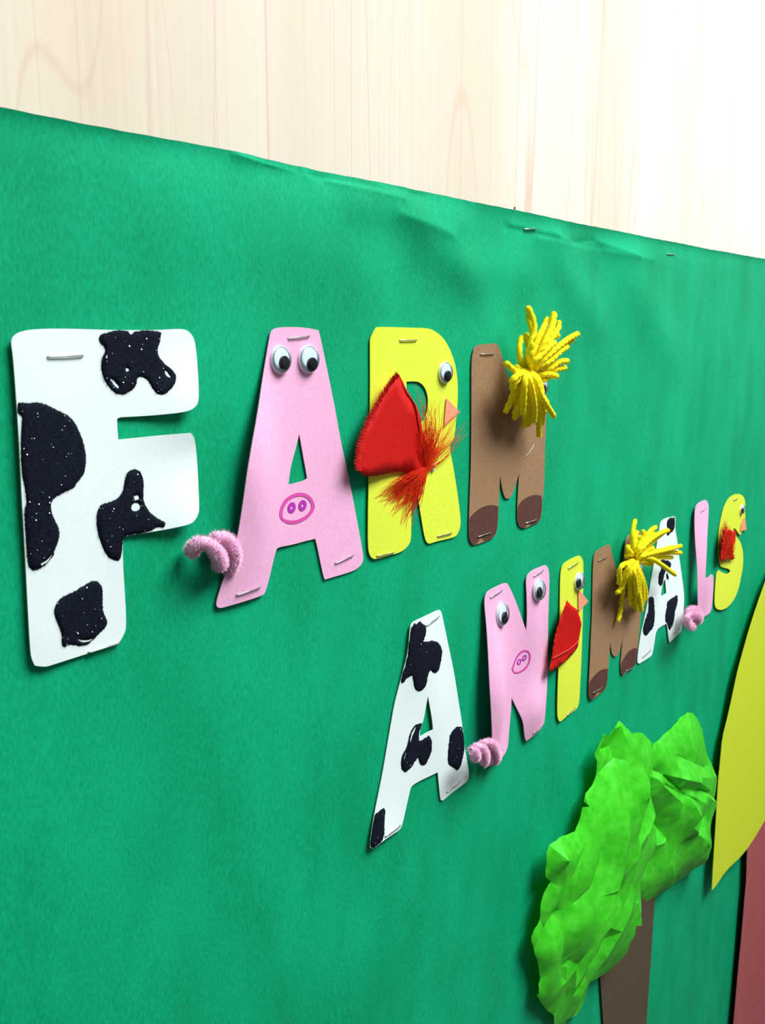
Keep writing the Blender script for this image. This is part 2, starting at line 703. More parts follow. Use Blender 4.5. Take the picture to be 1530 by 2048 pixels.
def eye(parent, hf, c, pup, hpx, base=TH):
    p = on(c[0], c[1], lambda x, z: hf(x, z) + base + .001)
    h = float(hf(p.x, p.z)) + base
    r = abs(P(c[0], c[1] - hpx / 2, h).z - P(c[0], c[1] + hpx / 2, h).z) / 2
    nx = float(hf(p.x + r * .6, p.z) - hf(p.x - r * .6, p.z)) / (r * 1.2)
    nzz = float(hf(p.x, p.z + r * .6) - hf(p.x, p.z - r * .6)) / (r * 1.2)
    nrm = Vector((-nx, -1, -nzz)).normalized()
    ux = (Vector((1, 0, 0)) - nrm * nrm.x).normalized()
    uz = nrm.cross(ux)
    if uz.z < 0:
        uz = -uz
    o = Vector((p.x, -h, p.z))

    def lathe(prof, cx=0., cz=0., n=36):
        V, Fc = [], []
        for rr, hh in prof:
            for k in range(n):
                t = 2 * math.pi * k / n
                V.append(tuple(o + ux * (cx + rr * math.cos(t)) + uz * (cz + rr * math.sin(t)) + nrm * hh))
        for i in range(len(prof) - 1):
            for k in range(n):
                q = (k + 1) % n
                Fc.append((i * n + k, i * n + q, (i + 1) * n + q, (i + 1) * n + k))
        Fc.append(tuple(range(n))[::-1])
        Fc.append(tuple((len(prof) - 1) * n + k for k in range(n)))
        return V, Fc
    v, f = lathe([(r * .97, 0), (r, .0004), (r, .0010), (r * .95, .0013), (r * .92, .0011)])
    e = obj('eye', v, f, M['eye_white'], parent)
    e['label'] = 'googly eye with white disc, black pupil and clear dome'
    q = on(pup[0], pup[1], lambda x, z: hf(x, z) + base + .0017)
    dx, dz = q.x - p.x, q.z - p.z
    k = math.hypot(dx, dz)
    lim = r * .44
    if k > lim:
        dx, dz = dx * lim / k, dz * lim / k
    v, f = lathe([(r * .50, .0012), (r * .50, .0019), (r * .47, .0021)], dx, dz, 28)
    obj('pupil', v, f, M['pupil'], e)
    H = r * .52
    prof = [(r * .97 * math.cos(a), .0011 + H * math.sin(a)) for a in np.linspace(0, 1.5, 9)]
    v, f = lathe(prof)
    f = f[:-2] + f[-1:]
    obj('dome', v, f, M['dome'], e, True)
    return e


def spot(parent, hf, loops, n_gl=14):
    ph = random.random() * 50

    def disp(v, d):
        nz = np.array([noise.noise((x * 1500 + ph, z * 700, 0)) + .6 * noise.noise((x * 3500, z * 2000, ph)) for x, z in v])
        return np.minimum(d * .5, .00035) + .00012 * nz * np.minimum(1, d / .0005)
    lps = [smooth(L, 80, 1) for L in loops]
    lps = [jitter(lps[0], .55, 2.2)] + [jitter(L, .3, 2.5) for L in lps[1:]]  # inner loops: bald patches, and white openings standing in for glossy glue highlights
    o = sheet('spot', lps, hf, M['black'], parent, TH, .00018, .0012, disp=disp, shade=True)
    o['label'] = 'rough black painted cow patch'
    # bristly nap of the paint: short upright fibres over the patch and past its rim
    bx = np.array(lps[0])
    n_f = int(min(1500, 90 + 2.2 * len(bx)))
    V, Fc, c = [], [], 0
    cand = [tuple(q) for q in bx] + [None] * n_f
    for q in cand:
        if q is None:
            q = rng.uniform(bx.min(0), bx.max(0))
            if not inside(np.array([q]), lps)[0]:
                continue
        p = on(q[0], q[1], lambda x, z: hf(x, z) + TH + .0005)
        ln = random.uniform(.0004, .0011)
        d = Vector((random.gauss(0, .22), -random.uniform(.15, .5), random.choice((-1, 1)) * random.uniform(.6, 1))).normalized()
        sd = d.cross(Vector((0, 1, 0))).normalized() * .00008
        k = len(V)
        p0 = p - d * ln * .4
        V += [tuple(p0 - sd), tuple(p0 + sd), tuple(p + d * ln * .6)]
        Fc.append((k, k + 1, k + 2))
    g = obj('nap', V, Fc, M['black'], o)
    g['kind'] = 'stuff'
    # glitter flakes
    if n_gl:
        a = np.array(loops[0])
        V, Fc, c = [], [], 0
        while c < n_gl:
            q = rng.uniform(a.min(0), a.max(0), (1, 2))
            if not inside(q, lps)[0]:
                continue
            p = on(q[0, 0], q[0, 1], lambda x, z: hf(x, z) + TH + .0006)
            p.y -= .0002
            s = random.uniform(.00008, .00019)
            t = Vector((random.uniform(-.5, .5), -1, random.uniform(-.2, .9))).normalized()
            u = t.orthogonal().normalized()
            w2 = t.cross(u)
            k0 = len(V)
            for sg in (1, -1):
                V += [tuple(p + t * .00006 * sg + (u * math.cos(g) + w2 * math.sin(g)) * s) for g in np.arange(6) * math.pi / 3]
            Fc += [tuple(range(k0, k0 + 6)), tuple(range(k0 + 11, k0 + 5, -1))]
            Fc += [(k0 + i, k0 + 6 + i, k0 + 6 + (i + 1) % 6, k0 + (i + 1) % 6) for i in range(6)]
            c += 1
        g = obj('glitter', V, Fc, M['glitter'], o)
        g['kind'] = 'stuff'
    return o


def chenille(parent, pts, r=.0022, label='curled fuzzy pink pipe cleaner tail'):
    path = resample(catmull([P(*p) for p in pts], 14), .0005)
    ph = random.random() * 30
    v, f = tube(path, lambda i, t: r * .80 * (1 + .10 * math.sin(i * 1.9) + .14 * noise.noise((i * .9, math.cos(t) * 2 + ph, math.sin(t) * 2)))
                * (.6 if i in (0, len(path) - 1) else 1), 12)
    o = obj('tail', v, f, M['fuzz'], parent, True)
    o['label'] = label
    fr = frames(path)
    V, Fc = [], []
    for i, (p, (t, a, b)) in enumerate(zip(path, fr)):
        for _ in range(60):
            th = random.uniform(0, 2 * math.pi)
            d = a * math.cos(th) + b * math.sin(th)
            q = p + t * random.uniform(-.0004, .0004)
            e = q + d * r * random.uniform(.9, 1.35) + t * random.uniform(-.0005, .0005)
            s = t.cross(d) * .00011
            k = len(V)
            V += [tuple(q + d * r * .7 - s), tuple(q + d * r * .7 + s), tuple(e)]
            Fc.append((k, k + 1, k + 2))
    g = obj('fuzz', V, Fc, M['fuzz'], o)
    g['kind'] = 'stuff'
    wv, wf = tube(resample([path[-1] - (path[-1] - path[-4]) * .5, path[-1] + (path[-1] - path[-4]).normalized() * .0012], .0004),
                  lambda i, t: .0004, 6)
    obj('wire', wv, wf, M['wire'], o)
    return o


def yarn(parent, knot, strands, r=.00115, kr=.0042, extra=.55):
    """knot = (px, py, h); strands = lists of (px, py, h) running from knot to tip."""
    kp = P(*knot)
    V, Fc = [], []
    ring = [kp + Vector((math.cos(t) * kr * .75, math.sin(t * 2) * kr * .25, math.sin(t) * kr)) for t in np.linspace(0, 5.6, 16)]
    tube(resample(catmull(ring, 4), .0006), lambda i, t: r * 1.3 * (1 + .12 * math.cos(2 * t - i * .8)), 10, V, Fc)
    mane = obj('mane', V, Fc, M['yarn'], parent, True)
    mane['label'] = 'tied tuft of bright yellow yarn'
    more = []
    for s in strands:
        if random.random() < extra:
            k = random.uniform(.62, .95)
            ox, oy = random.uniform(-5, 5), random.uniform(-5, 5)
            more.append([(knot[0] + (x - knot[0]) * k + ox, knot[1] + (y - knot[1]) * k + oy, max(.006, h - random.uniform(.001, .004)))
                         for x, y, h in s])
    for s in list(strands) + more:
        pts = [kp + Vector((random.uniform(-1, 1), random.uniform(-.4, .4), random.uniform(-1, 1))) * kr * .5]
        pts += [P(*q) for q in s]
        path = resample(catmull(pts, 12), .0005)
        n = len(path)
        ph = random.random() * 9
        rr = r * random.uniform(.92, 1.12)

        def rad(i, t):
            e = min(1.0, .55 + .45 * min((n - 1 - i) / 2.0, 1))
            return rr * e * (1 + .11 * math.cos(2 * t - i * .75 + ph) + .06 * noise.noise((i * .7, t, ph)))
        v, f = tube(path, rad, 12)
        # loose fibres
        fr = frames(path)
        for i in range(0, n):
            for _ in range(5 if i < n - 3 else 14):
                th = random.uniform(0, 2 * math.pi)
                t, a, b = fr[i]
                d = a * math.cos(th) + b * math.sin(th)
                q = path[i] + d * rr * .8
                e = q + d * rr * random.uniform(.25, .55) + t * random.uniform(-.0006, .0006)
                sv = t.cross(d) * .00006
                k = len(v)
                v += [tuple(q - sv), tuple(q + sv), tuple(e)]
                f.append((k, k + 1, k + 2))
        obj('yarn_strand', v, f, M['yarn'], mane, True)
    return mane


def ring_mark(parent, hf, name, outer, inner, mat):
    return sheet(name, [outer, inner], hf, mat, parent, TH + .00012, .00008, .0012, sm=(80, 1))


def ell(c, rx, ry, ang=0, n=20):
    a = math.radians(ang)
    return [(c[0] + rx * math.cos(t) * math.cos(a) - ry * math.sin(t) * math.sin(a),
             c[1] + rx * math.cos(t) * math.sin(a) + ry * math.sin(t) * math.cos(a)) for t in np.linspace(0, 2 * math.pi, n, False)]


def fan_hairs(base, tips, rad=.00011, per=4, spread=7, parent=None, name='down_barbs', mat=None, curve=.12):
    V, Fc = [], []
    for tpx in tips:
        for k in range(per):
            bx = base[0] + random.uniform(-1, 1) * base[3]
            by = base[1] + random.uniform(-1, 1) * base[4]
            s = random.uniform(.62, 1.0) if k else 1.0
            ex = bx + (tpx[0] - bx) * s + random.uniform(-spread, spread) * (k > 0)
            ey = by + (tpx[1] - by) * s + random.uniform(-spread, spread) * (k > 0)
            hh = tpx[2] if len(tpx) > 2 else .006
            cv = random.uniform(-curve, curve) if k else curve * .5
            mx, my = (bx + ex) / 2 - (ey - by) * cv, (by + ey) / 2 + (ex - bx) * cv
            path = catmull([P(bx, by, base[2]), P(mx, my, (base[2] + hh) / 2 + .0008), P(ex, ey, hh)], 6)
            n = len(path)
            tube(path, lambda i, t: rad * (1.25 - 1.0 * i / (n - 1)), 4, V, Fc)
    o = obj(name, V, Fc, mat, parent)
    o['kind'] = 'stuff'
    return o


def letter(name, label, group, outline, hf, mat, grid=.004, sm=(50, 2)):
    body0 = outline[0]
    low = max(body0, key=lambda q: q[1])
    pb = P(*low)
    t = thing(name, label, 'letter', (pb.x, 0.0, pb.z), group)
    b = sheet('paper_body', outline, hf, mat, t, 0, TH, grid, sm, shade=True)
    b.data.set_sharp_from_angle(angle=math.radians(40))
    return t


FARM, ANIM = 'paper letters spelling FARM', 'paper letters spelling ANIMALS'

# ======================================================================= F
hf = g_off([(390, 815, .02, .012, .0035), (395, 1040, .02, .014, .0045), (30, 900, .02, .05, .0015), (60, 1300, .015, .02, .0010)])
F = letter('cow_letter', 'white paper letter F with black cow patches, first letter of the word FARM', FARM, [Z(
    'c1', 80, 160, 90, 130, 120, 98, 180, 78, 260, 66, 420, 62, 600, 66, 780, 72, 1000, 74, 1180, 72, 1260, 66, 1345, 66, 1385, 90,
    1415, 135, 1430, 220, 1445, 420, 1450, 580, 1430, 630, 1370, 668, 1180, 690, 960, 705, 870, 708, 853, 722, 855, 790, 862, 872,
    1000, 858, 1200, 838, 1390, 824, 1410, 845, 1425, 900, 1440, 1080, 1447, 1250,
    'c2', 1452, 130, 1445, 180, 1415, 230, 1370, 255, 1200, 290, 1000, 322, 898, 340, 893, 460, 900, 600, 910, 760, 918, 900, 918, 1010,
    905, 1050, 875, 1105, 850, 1125, 635, 1193, 400, 1268, 330, 1290, 255, 1280, 235, 1240, 222, 1190, 205, 900, 190, 600, 172, 260, 160, 74,
    'c1', 150, 1100, 140, 900, 127, 690, 110, 450, 95, 260)], hf, M['white'])
spot(F, hf, [Z('c1', 722, 130, 740, 105, 790, 92, 830, 75, 930, 75, 945, 105, 965, 105, 985, 80, 1100, 74, 1175, 90, 1165, 160, 1145, 215, 1155, 265,
               1200, 320, 1260, 365, 1288, 410, 1275, 465, 1235, 515, 1190, 545, 1150, 540, 1115, 500, 1090, 450, 1060, 420, 1030, 410, 1000, 420,
               995, 470, 965, 510, 920, 535, 880, 543, 830, 525, 790, 480, 755, 420, 737, 350, 745, 280, 770, 225, 760, 190, 730, 165),
             Z('c1', 803, 432, 818, 425, 872, 485, 862, 498, 840, 485), Z('c1', 913, 345, 940, 350, 943, 370, 920, 375),
             Z('c1', 1198, 370, 1215, 368, 1247, 415, 1235, 422, 1205, 398)], 26)
spot(F, hf, [Z('c1', 129, 612, 150, 600, 200, 608, 270, 600, 320, 610, 380, 640, 450, 670, 510, 705, 555, 760, 590, 840, 618, 930, 628, 1020, 620, 1090,
               600, 1140, 560, 1185, 550, 1215, 480, 1250, 400, 1290,
               'c2', 380, 80, 370, 105, 375, 160, 395, 215, 425, 265, 435, 320, 420, 390, 390, 460, 350, 530, 300, 570, 245, 588, 212, 565, 200, 500,
               192, 380, 184, 250, 180, 150, 198, 90, 195, 74,
               'c1', 180, 1200, 162, 1130, 154, 1000, 154, 880, 160, 770, 165, 700, 140, 685, 129, 678),
             Z('c2', 298, 535, 350, 505, 392, 455, 398, 470, 350, 525, 305, 550)], 34)
spot(F, hf, [Z('c1', 920, 1130, 950, 1095, 990, 1085, 1030, 1110, 1048, 1180, 1045, 1290,
               'c2', 1045, 70, 1065, 130, 1110, 180, 1160, 215, 1200, 230, 1208, 255, 1190, 275, 1160, 265, 1130, 275, 1100, 300, 1000, 320, 930, 332,
               897, 338, 891, 440, 880, 495, 860, 515, 820, 508, 780, 475, 755, 425, 730, 360, 712, 300, 703, 210, 712, 150, 740, 105, 800, 90, 860, 65,
               900, 10, 'c1', 905, 1200),
             Z('c2', 960, 110, 985, 88, 1020, 100, 1025, 140, 990, 158, 955, 145), Z('c2', 972, 42, 1008, 35, 1018, 65, 985, 78)], 20)
spot(F, hf, [Z('c2', 395, 880, 410, 835, 450, 780, 520, 755, 600, 705, 660, 670, 700, 660, 735, 685, 750, 740, 745, 860, 760, 910, 785, 960, 770, 1000,
               725, 1045, 680, 1090, 640, 1125, 600, 1138, 550, 1130, 500, 1125, 470, 1145, 450, 1130, 455, 1060, 430, 990, 405, 930),
             Z('c2', 565, 1078, 590, 1092, 640, 1092, 690, 1078, 660, 1102, 610, 1112, 575, 1100)], 16)
staple(F, hf, *Z('c1', 340, 268, 598, 258))
staple(F, hf, *Z('c2', 637, 1180, 860, 1112))

# ======================================================================= A (pig)
hf = g_off([(490, 940, .013, .034, .0068), (440, 1120, .010, .02, .0010)])
t = letter('pig_letter', 'pink paper letter A with pig snout, two googly eyes and curly tail', FARM, [Z(
    'c3', 690, 110, 700, 80, 740, 58, 850, 52, 960, 58, 1060, 78, 1075, 130, 1120, 350, 1180, 640, 1235, 950,
    'c4', 1262, 0, 1310, 220, 1350, 440, 1385, 620, 1405, 750, 1395, 790, 1360, 830, 1310, 855, 1200, 888, 1108, 915, 1095, 880, 1070, 760,
    1050, 660, 1035, 603, 960, 620, 860, 648, 750, 668, 735, 690, 710, 790, 680, 920, 652, 1020, 620, 1040, 500, 1080, 380, 1115, 310, 1135,
    285, 1125, 277, 1105, 285, 1060, 330, 920, 390, 780, 440, 600, 480, 350, 510, 130, 527, 20,
    'c3', 560, 900, 590, 740, 640, 400, 680, 160),
    Z('c3', 912, 868, 'c4', 950, 10, 965, 90, 973, 140, 955, 158, 830, 190, 840, 100, 858, 10, 'c3', 895, 950)], hf, M['pink'])
for c, pu in ((('c3', 772, 305), ('c3', 800, 328)), (('c3', 987, 300), ('c3', 1014, 340))):
    eye(t, hf, Z(*c)[0], Z(*pu)[0], 56)
sn = ring_mark(t, hf, 'snout', Z('c4', 760, 440, 765, 370, 800, 300, 870, 255, 940, 247, 1000, 275, 1035, 340, 1025, 390, 985, 440, 930, 475, 860, 493, 800, 480),
               Z('c4', 783, 438, 788, 380, 820, 320, 880, 280, 940, 275, 985, 300, 1008, 345, 1000, 385, 965, 425, 915, 452, 860, 465, 808, 455), M['magenta'])
sn['label'] = 'pig snout drawn in magenta marker'
for c in (('c4', 855, 365), ('c4', 938, 348)):
    q = Z(*c)[0]
    ring_mark(sn, hf, 'nostril', ell(q, 8, 11.3, 12), ell(q, 2.2, 3.8, 12), M['purple'])
staple(t, hf, *Z('c3', 820, 140, 983, 122))
staple(t, hf, *Z('c4', 425, 1030, 606, 968))
staple(t, hf, *Z('c4', 1180, 788, 1318, 725))


def zt(crop, *v):
    return [Z(crop, v[i], v[i + 1])[0] + (v[i + 2],) for i in range(0, len(v), 3)]


chenille(t, zt('c4', 372, 850, .005, 400, 800, .008, 418, 720, .010, 385, 630, .012, 325, 588, .012, 270, 610, .010, 262, 690, .007, 290, 780, .007,
               308, 800, .010, 300, 735, .014, 245, 658, .015, 170, 632, .014, 110, 658, .011, 85, 715, .008), .0027)

# ======================================================================= R (chick)
hf = g_off([(740, 1000, .015, .03, .0006)])
t = letter('chick_letter', 'yellow paper letter R with orange beak and red feather wing', FARM, [Z(
    'c5', 235, 260, 240, 220, 265, 160, 300, 100, 320, 80, 500, 83, 700, 90, 920, 95, 990, 125, 1080, 190, 1150, 290, 1200, 400, 1240, 530, 1262, 660,
    1270, 800, 1270, 920, 1262, 1040, 1248, 1180, 1235, 1320, 'c6', 1215, 60, 1170, 150, 1190, 240, 1220, 400, 1260, 650, 1290, 880, 1303, 1000,
    1298, 1090, 1270, 1160, 1235, 1200, 1130, 1228, 1020, 1252, 940, 1280, 915, 1275, 890, 1240, 870, 1160, 850, 1040, 820, 860, 795, 680, 768, 560,
    745, 540, 735, 620, 725, 900, 720, 1230, 700, 1280, 650, 1345, 580, 1385, 490, 1410, 300, 1465, 260, 1450, 230, 1410, 212, 1320, 212, 1000,
    217, 700, 222, 500, 'c5', 230, 1600, 235, 1100, 238, 600),
    Z('c5', 665, 725, 780, 720, 840, 745, 885, 800, 912, 880, 920, 960, 915, 1060, 890, 1140, 850, 1210, 770, 1245, 668, 1250)], hf, M['yellow'])
eye(t, hf, Z('c5', 1125, 618)[0], Z('c5', 1152, 660)[0], 43)
bk = sheet('beak', [Z('c5', 1137, 920, 1295, 1085, 1110, 1258)], lambda x, z: hf(x, z), M['orange'], t, TH + .0004, TH, .003)
bk['label'] = 'orange paper triangle beak'
staple(t, hf, *Z('c5', 575, 240, 772, 236))
staple(t, hf, *Z('c6', 1020, 1188, 1185, 1150))
staple(t, hf, *Z('c6', 305, 1420, 500, 1382))


def feather_h(bpx, tip_px, h0, h1, ripple=.0001):
    """Feather lifting from its glued base towards its blunt far end, faintly ribbed along the barbs."""
    a, b = P(bpx[0], bpx[1], h0), P(tip_px[0], tip_px[1], h1)
    L = math.hypot(b.x - a.x, b.z - a.z)

    def f(x, z):
        r = np.hypot(x - a.x, z - a.z)
        th = np.arctan2(z - a.z, x - a.x)
        return h0 + (h1 - h0) * np.clip(r / L, 0, 1.4) ** 1.3 + ripple * np.sin(th * 46 + 3 * np.sin(th * 9)) * np.clip(r / L, 0, 1)
    return f


fb = Z('c6', 890, 400)[0]
ff = feather_h(fb, Z('c6', 120, 300)[0], .006, .0105)
fe = sheet('feather', [Z(
    'c5', 560, 632, 500, 690, 430, 785, 345, 920, 262, 1070, 200, 1195, 130, 1370, 100, 1490, 'c6', 88, 230, 80, 340, 95, 410, 140, 465, 200, 490, 330, 478,
    450, 452, 580, 425, 660, 440, 760, 480, 850, 470, 910, 420, 940, 350, 925, 230, 900, 100, 870, 0,
    'c5', 850, 1280, 830, 1150, 800, 1040, 740, 940, 660, 810, 605, 690)], ff, M['feather'], t, 0, .0002, .006, sm=(60, 1), jit=(.4, 2.0), shade=True)
fe['label'] = 'bright red feather glued on as a wing'
sv, sf = tube(catmull([P(*q) for q in zt('c5', 575, 650, .0102, 650, 830, .0095, 760, 1000, .0088, 800, 1200, .008, 835, 1400, .0074)
                       + zt('c6', 880, 280, .007, 935, 400, .0062)], 8), lambda i, th: .0003, 6)
V, Fc = [], []
edge = catmull([Vector(q + (0,)) for q in Z('c5', 560, 632, 500, 690, 430, 785, 345, 920, 262, 1070, 200, 1195, 130, 1370, 100, 1490, 'c6', 88, 230, 80, 340, 95, 410)], 40)
for q in edge:
    for _ in range(3):
        x, y = q.x + random.gauss(0, 1.2), q.y + random.gauss(0, 1.2)
        d = Vector((x - fb[0], y - fb[1], 0)).normalized()
        hh = float(ff(P(x, y, .010).x, P(x, y, .010).z)) + .0001
        k = random.uniform(0, 5)
        a1, b1 = P(x - d.x * 6, y - d.y * 6, hh), P(x + d.x * k, y + d.y * k, hh + random.uniform(-.0006, .0008))
        tube([a1, a1.lerp(b1, .5), b1], lambda i, th: .00012 * (1.2 - .5 * i), 3, V, Fc)
fr = obj('fringe', V, Fc, M['feather'], fe)
fr['kind'] = 'stuff'
so = obj('shaft', sv, sf, plain('feather_shaft', (150, 14, 12), .5), fe)
base1 = (fb[0], fb[1], .0065, 5, 5)
fan_hairs(base1, zt('c6', 300, 745, .006, 330, 790, .006, 370, 868, .0055, 400, 850, .006, 430, 985, .0055, 480, 1000, .0055, 560, 1170, .005, 645, 1200, .005,
                    600, 1060, .006, 700, 940, .006, 740, 800, .007, 560, 900, .006, 520, 800, .006, 360, 640, .007, 420, 600, .008, 480, 700, .007,
                    620, 850, .006, 800, 700, .007, 830, 620, .007, 660, 760, .006, 760, 620, .008, 700, 640, .008, 540, 620, .009), .00016, 11, 6, fe, 'down_barbs', M['down'], .10)
fan_hairs((fb[0] + 3, fb[1] - 10, .0065, 5, 16), zt('c5', 780, 740, .007, 800, 900, .007, 860, 850, .007, 880, 960, .007, 990, 900, .006, 1050, 930, .006, 1100, 1020, .006,
                                             940, 1080, .007, 1010, 1150, .006, 1120, 1200, .006, 1390, 1205, .005, 1400, 1300, .005, 1300, 1010, .005,
                                             1200, 1250, .005, 1060, 1350, .006, 980, 1250, .007, 900, 1150, .007, 840, 1050, .008, 1040, 1480, .006, 1100, 1420, .006,
                                             900, 1250, .008, 930, 1330, .008), .00013, 6, 6, fe, 'down_barbs', M['down'], .14)
gv, gf = tube(catmull([P(*q) for q in zt('c6', 955, 400, .0035, 975, 425, .0055, 985, 370, .0055, 995, 335, .0045)], 4), lambda i, th: .0006, 6)
obj('glue_drop', gv, gf, M['glue'], t, True)

# ======================================================================= M (horse, FARM)
hf = g_off([(1000, 850, .02, .03, .0006)])
t = letter('horse_letter', 'brown paper letter M with dark hooves, last letter of the word FARM', FARM, [Z(
    'c7', 135, 850, 140, 750, 160, 630, 195, 592, 280, 578, 400, 568, 440, 578, 465, 625, 500, 740, 540, 880, 590, 1010, 660, 1140, 740, 1260, 780, 1270,
    800, 1100, 815, 800, 830, 650, 850, 600, 890, 575, 960, 560, 1005, 590, 1020, 700, 1022, 1000, 1018, 1300,
    'c8', 1015, 0, 1000, 300, 995, 650, 980, 880, 968, 960, 965, 1100, 940, 1190, 900, 1215, 830, 1245, 760, 1278, 720, 1270, 685, 1230, 672, 1150,
    675, 1000, 685, 800, 697, 620, 680, 680, 650, 780, 610, 890, 580, 925, 540, 925, 510, 870, 490, 770, 472, 650, 465, 800, 455, 1020, 447, 1200,
    430, 1330, 390, 1390, 320, 1420, 200, 1465, 150, 1470, 120, 1430, 105, 1370, 105, 1200, 115, 900, 130, 500, 135, 20)], hf, M['brown'])
for L in (Z('c8', 113, 1150, 150, 1110, 230, 1040, 310, 1008, 390, 1000, 451, 1018, 446, 1200, 429, 1330, 389, 1388, 320, 1418, 280, 1425, 270, 1398,
            235, 1390, 215, 1430, 190, 1462, 150, 1467, 122, 1430, 108, 1370, 108, 1200),
          Z('c8', 677, 1020, 720, 960, 790, 905, 870, 880, 940, 885, 968, 912, 962, 1100, 938, 1188, 900, 1212, 830, 1240, 820, 1218, 780, 1225, 772, 1265,
            755, 1275, 722, 1267, 688, 1230, 675, 1150)):
    h = sheet('hoof', [L], hf, M['hoof'], t, TH, .00006, .003, sm=(60, 1))
    h['label'] = 'dark brown hoof coloured in marker'
eye(t, hf, Z('c7', 985, 1085)[0], Z('c7', 990, 1100)[0], 30)
staple(t, hf, *Z('c7', 230, 695, 385, 690))
staple(t, hf, *Z('c8', 205, 1370, 350, 1320))
staple(t, hf, *Z('c8', 765, 1210, 893, 1168))
gv, gf = tube(catmull([P(*q) for q in zt('c8', 765, 470, .0042, 770, 430, .0046, 820, 375, .0052, 870, 290, .0048)], 5), lambda i, th: .00012, 5)
obj('glue_string', gv, gf, M['glue'], t, True)
yarn(t, Z('c7', 815, 900)[0] + (.014,), [zt('c7', *s) for s in (
    (800, 760, .017, 830, 600, .019, 870, 420, .019, 850, 270, .018, 790, 130, .016),
    (810, 700, .016, 850, 480, .018, 820, 320, .017, 800, 210, .015),
    (730, 840, .015, 700, 660, .015, 720, 480, .013),
    (690, 900, .017, 630, 880, .019, 535, 795, .018),
    (880, 720, .019, 960, 480, .021, 1030, 265, .020),
    (900, 760, .022, 980, 600, .025, 1080, 380, .025, 1110, 205, .023),
    (920, 760, .018, 1040, 560, .019, 1150, 400, .018, 1165, 305, .017),
    (900, 740, .018, 1010, 560, .018, 1120, 470, .018, 1160, 490, .018),
    (940, 800, .021, 1120, 640, .023, 1270, 520, .023, 1390, 455, .022),
    (930, 810, .018, 1080, 690, .019, 1200, 610, .019, 1330, 520, .019),
    (920, 830, .020, 1050, 780, .022, 1180, 660, .022, 1260, 610, .021),
    (940, 860, .018, 1060, 860, .019, 1160, 790, .019, 1265, 775, .018),
    (920, 880, .016, 1080, 880, .017, 1170, 870, .017, 1240, 855, .016),
    (930, 930, .018, 1040, 930, .019, 1140, 960, .018),
    (920, 950, .016, 960, 1000, .017, 1060, 960, .017),
    (860, 720, .021, 900, 560, .022, 960, 430, .022, 1010, 330, .021),
    (830, 740, .022, 850, 640, .023, 860, 560, .023),
    (860, 800, .023, 960, 700, .025, 1060, 600, .025, 1120, 560, .024),
    (720, 920, .020, 640, 980, .021, 600, 1030, .019),
    (720, 960, .019, 640, 1040, .019, 610, 1120, .017),
    (730, 950, .018, 650, 1100, .017, 590, 1260, .014, 530, 1390, .012),
    (760, 970, .021, 740, 1150, .020, 700, 1270, .017, 630, 1410, .014),
    (770, 980, .023, 750, 1200, .022, 740, 1330, .019, 730, 1400, .017),
    (790, 980, .019, 770, 1200, .018, 760, 1380, .015, 760, 1470, .013),
    (800, 980, .021, 830, 1200, .020, 840, 1400, .016, 790, 1550, .013),
    (820, 980, .023, 860, 1180, .023, 880, 1340, .020, 870, 1500, .016),
    (830, 980, .020, 800, 1260, .018, 780, 1440, .014, 740, 1560, .011),
    (850, 980, .022, 910, 1200, .021, 960, 1360, .018, 960, 1530, .014),
    (880, 960, .019, 930, 1060, .019, 960, 1180, .018, 950, 1300, .016),
    (860, 980, .020, 930, 1260, .019, 930, 1480, .015, 930, 1670, .012),
    (870, 970, .023, 950, 1180, .023, 1030, 1310, .021, 1105, 1430, .019),
    (870, 960, .020, 940, 1200, .019, 980, 1330, .017, 985, 1410, .016),
    (800, 980, .017, 690, 1180, .015, 660, 1340, .013, 640, 1460, .011),
)], .0015)

# ======================================================================= A (cow, first of ANIMALS)
hf = g_off([(745, 1690, .015, .015, .0020), (935, 1510, .016, .02, .0020), (820, 1290, .012, .02, .0016), (860, 1430, .01, .025, .0012)])
t = letter('cow_letter', 'white cow-patched letter A starting the word ANIMALS, beside the pink N', ANIM, [Z(
    'd1', 600, 330, 605, 290, 620, 250, 650, 218, 800, 150, 930, 85, 990, 65, 1010, 80, 1025, 120, 1090, 440, 1150, 720, 1200, 980, 1245, 1280,
    'd2', 1285, 0, 1300, 120, 1330, 380, 1355, 520, 1385, 700, 1380, 770, 1360, 820, 1290, 870, 1150, 975, 1040, 1072, 1010, 1065, 1000, 1030, 985, 880,
    968, 695, 900, 730, 760, 795, 660, 850, 610, 895, 590, 980, 540, 1200, 510, 1340, 490, 1410, 465, 1455, 420, 1490, 300, 1570, 200, 1640, 120, 1710,
    75, 1705, 70, 1640, 90, 1480, 120, 1280, 180, 980, 240, 680, 300, 320, 355, 0,
    'd1', 390, 1330, 460, 1060, 510, 880, 555, 700, 580, 560, 590, 430),
    Z('d1', 838, 1210, 860, 1330, 890, 1500, 'd2', 905, 100, 905, 130, 850, 155, 735, 220, 725, 180, 750, 80, 780, 0, 'd1', 800, 1420, 820, 1310)],
    hf, M['white'])
spot(t, hf, [Z('d1', 612, 310, 640, 280, 660, 245, 690, 260, 710, 235, 745, 215, 755, 245, 790, 260, 812, 300, 815, 350, 805, 410, 790, 450, 775, 480, 800, 490,
               850, 485, 920, 475, 980, 500, 1010, 550, 1028, 620, 1020, 700, 1000, 800, 975, 880, 930, 910, 895, 890, 880, 860, 850, 890, 838, 940, 825, 1020,
               800, 1100, 740, 1150, 690, 1140, 660, 1100, 645, 1020, 635, 935, 590, 950, 545, 985, 515, 1035, 485, 1035, 485, 990, 510, 890, 535, 840,
               550, 760, 575, 660, 580, 560, 597, 480, 604, 400)], 10)
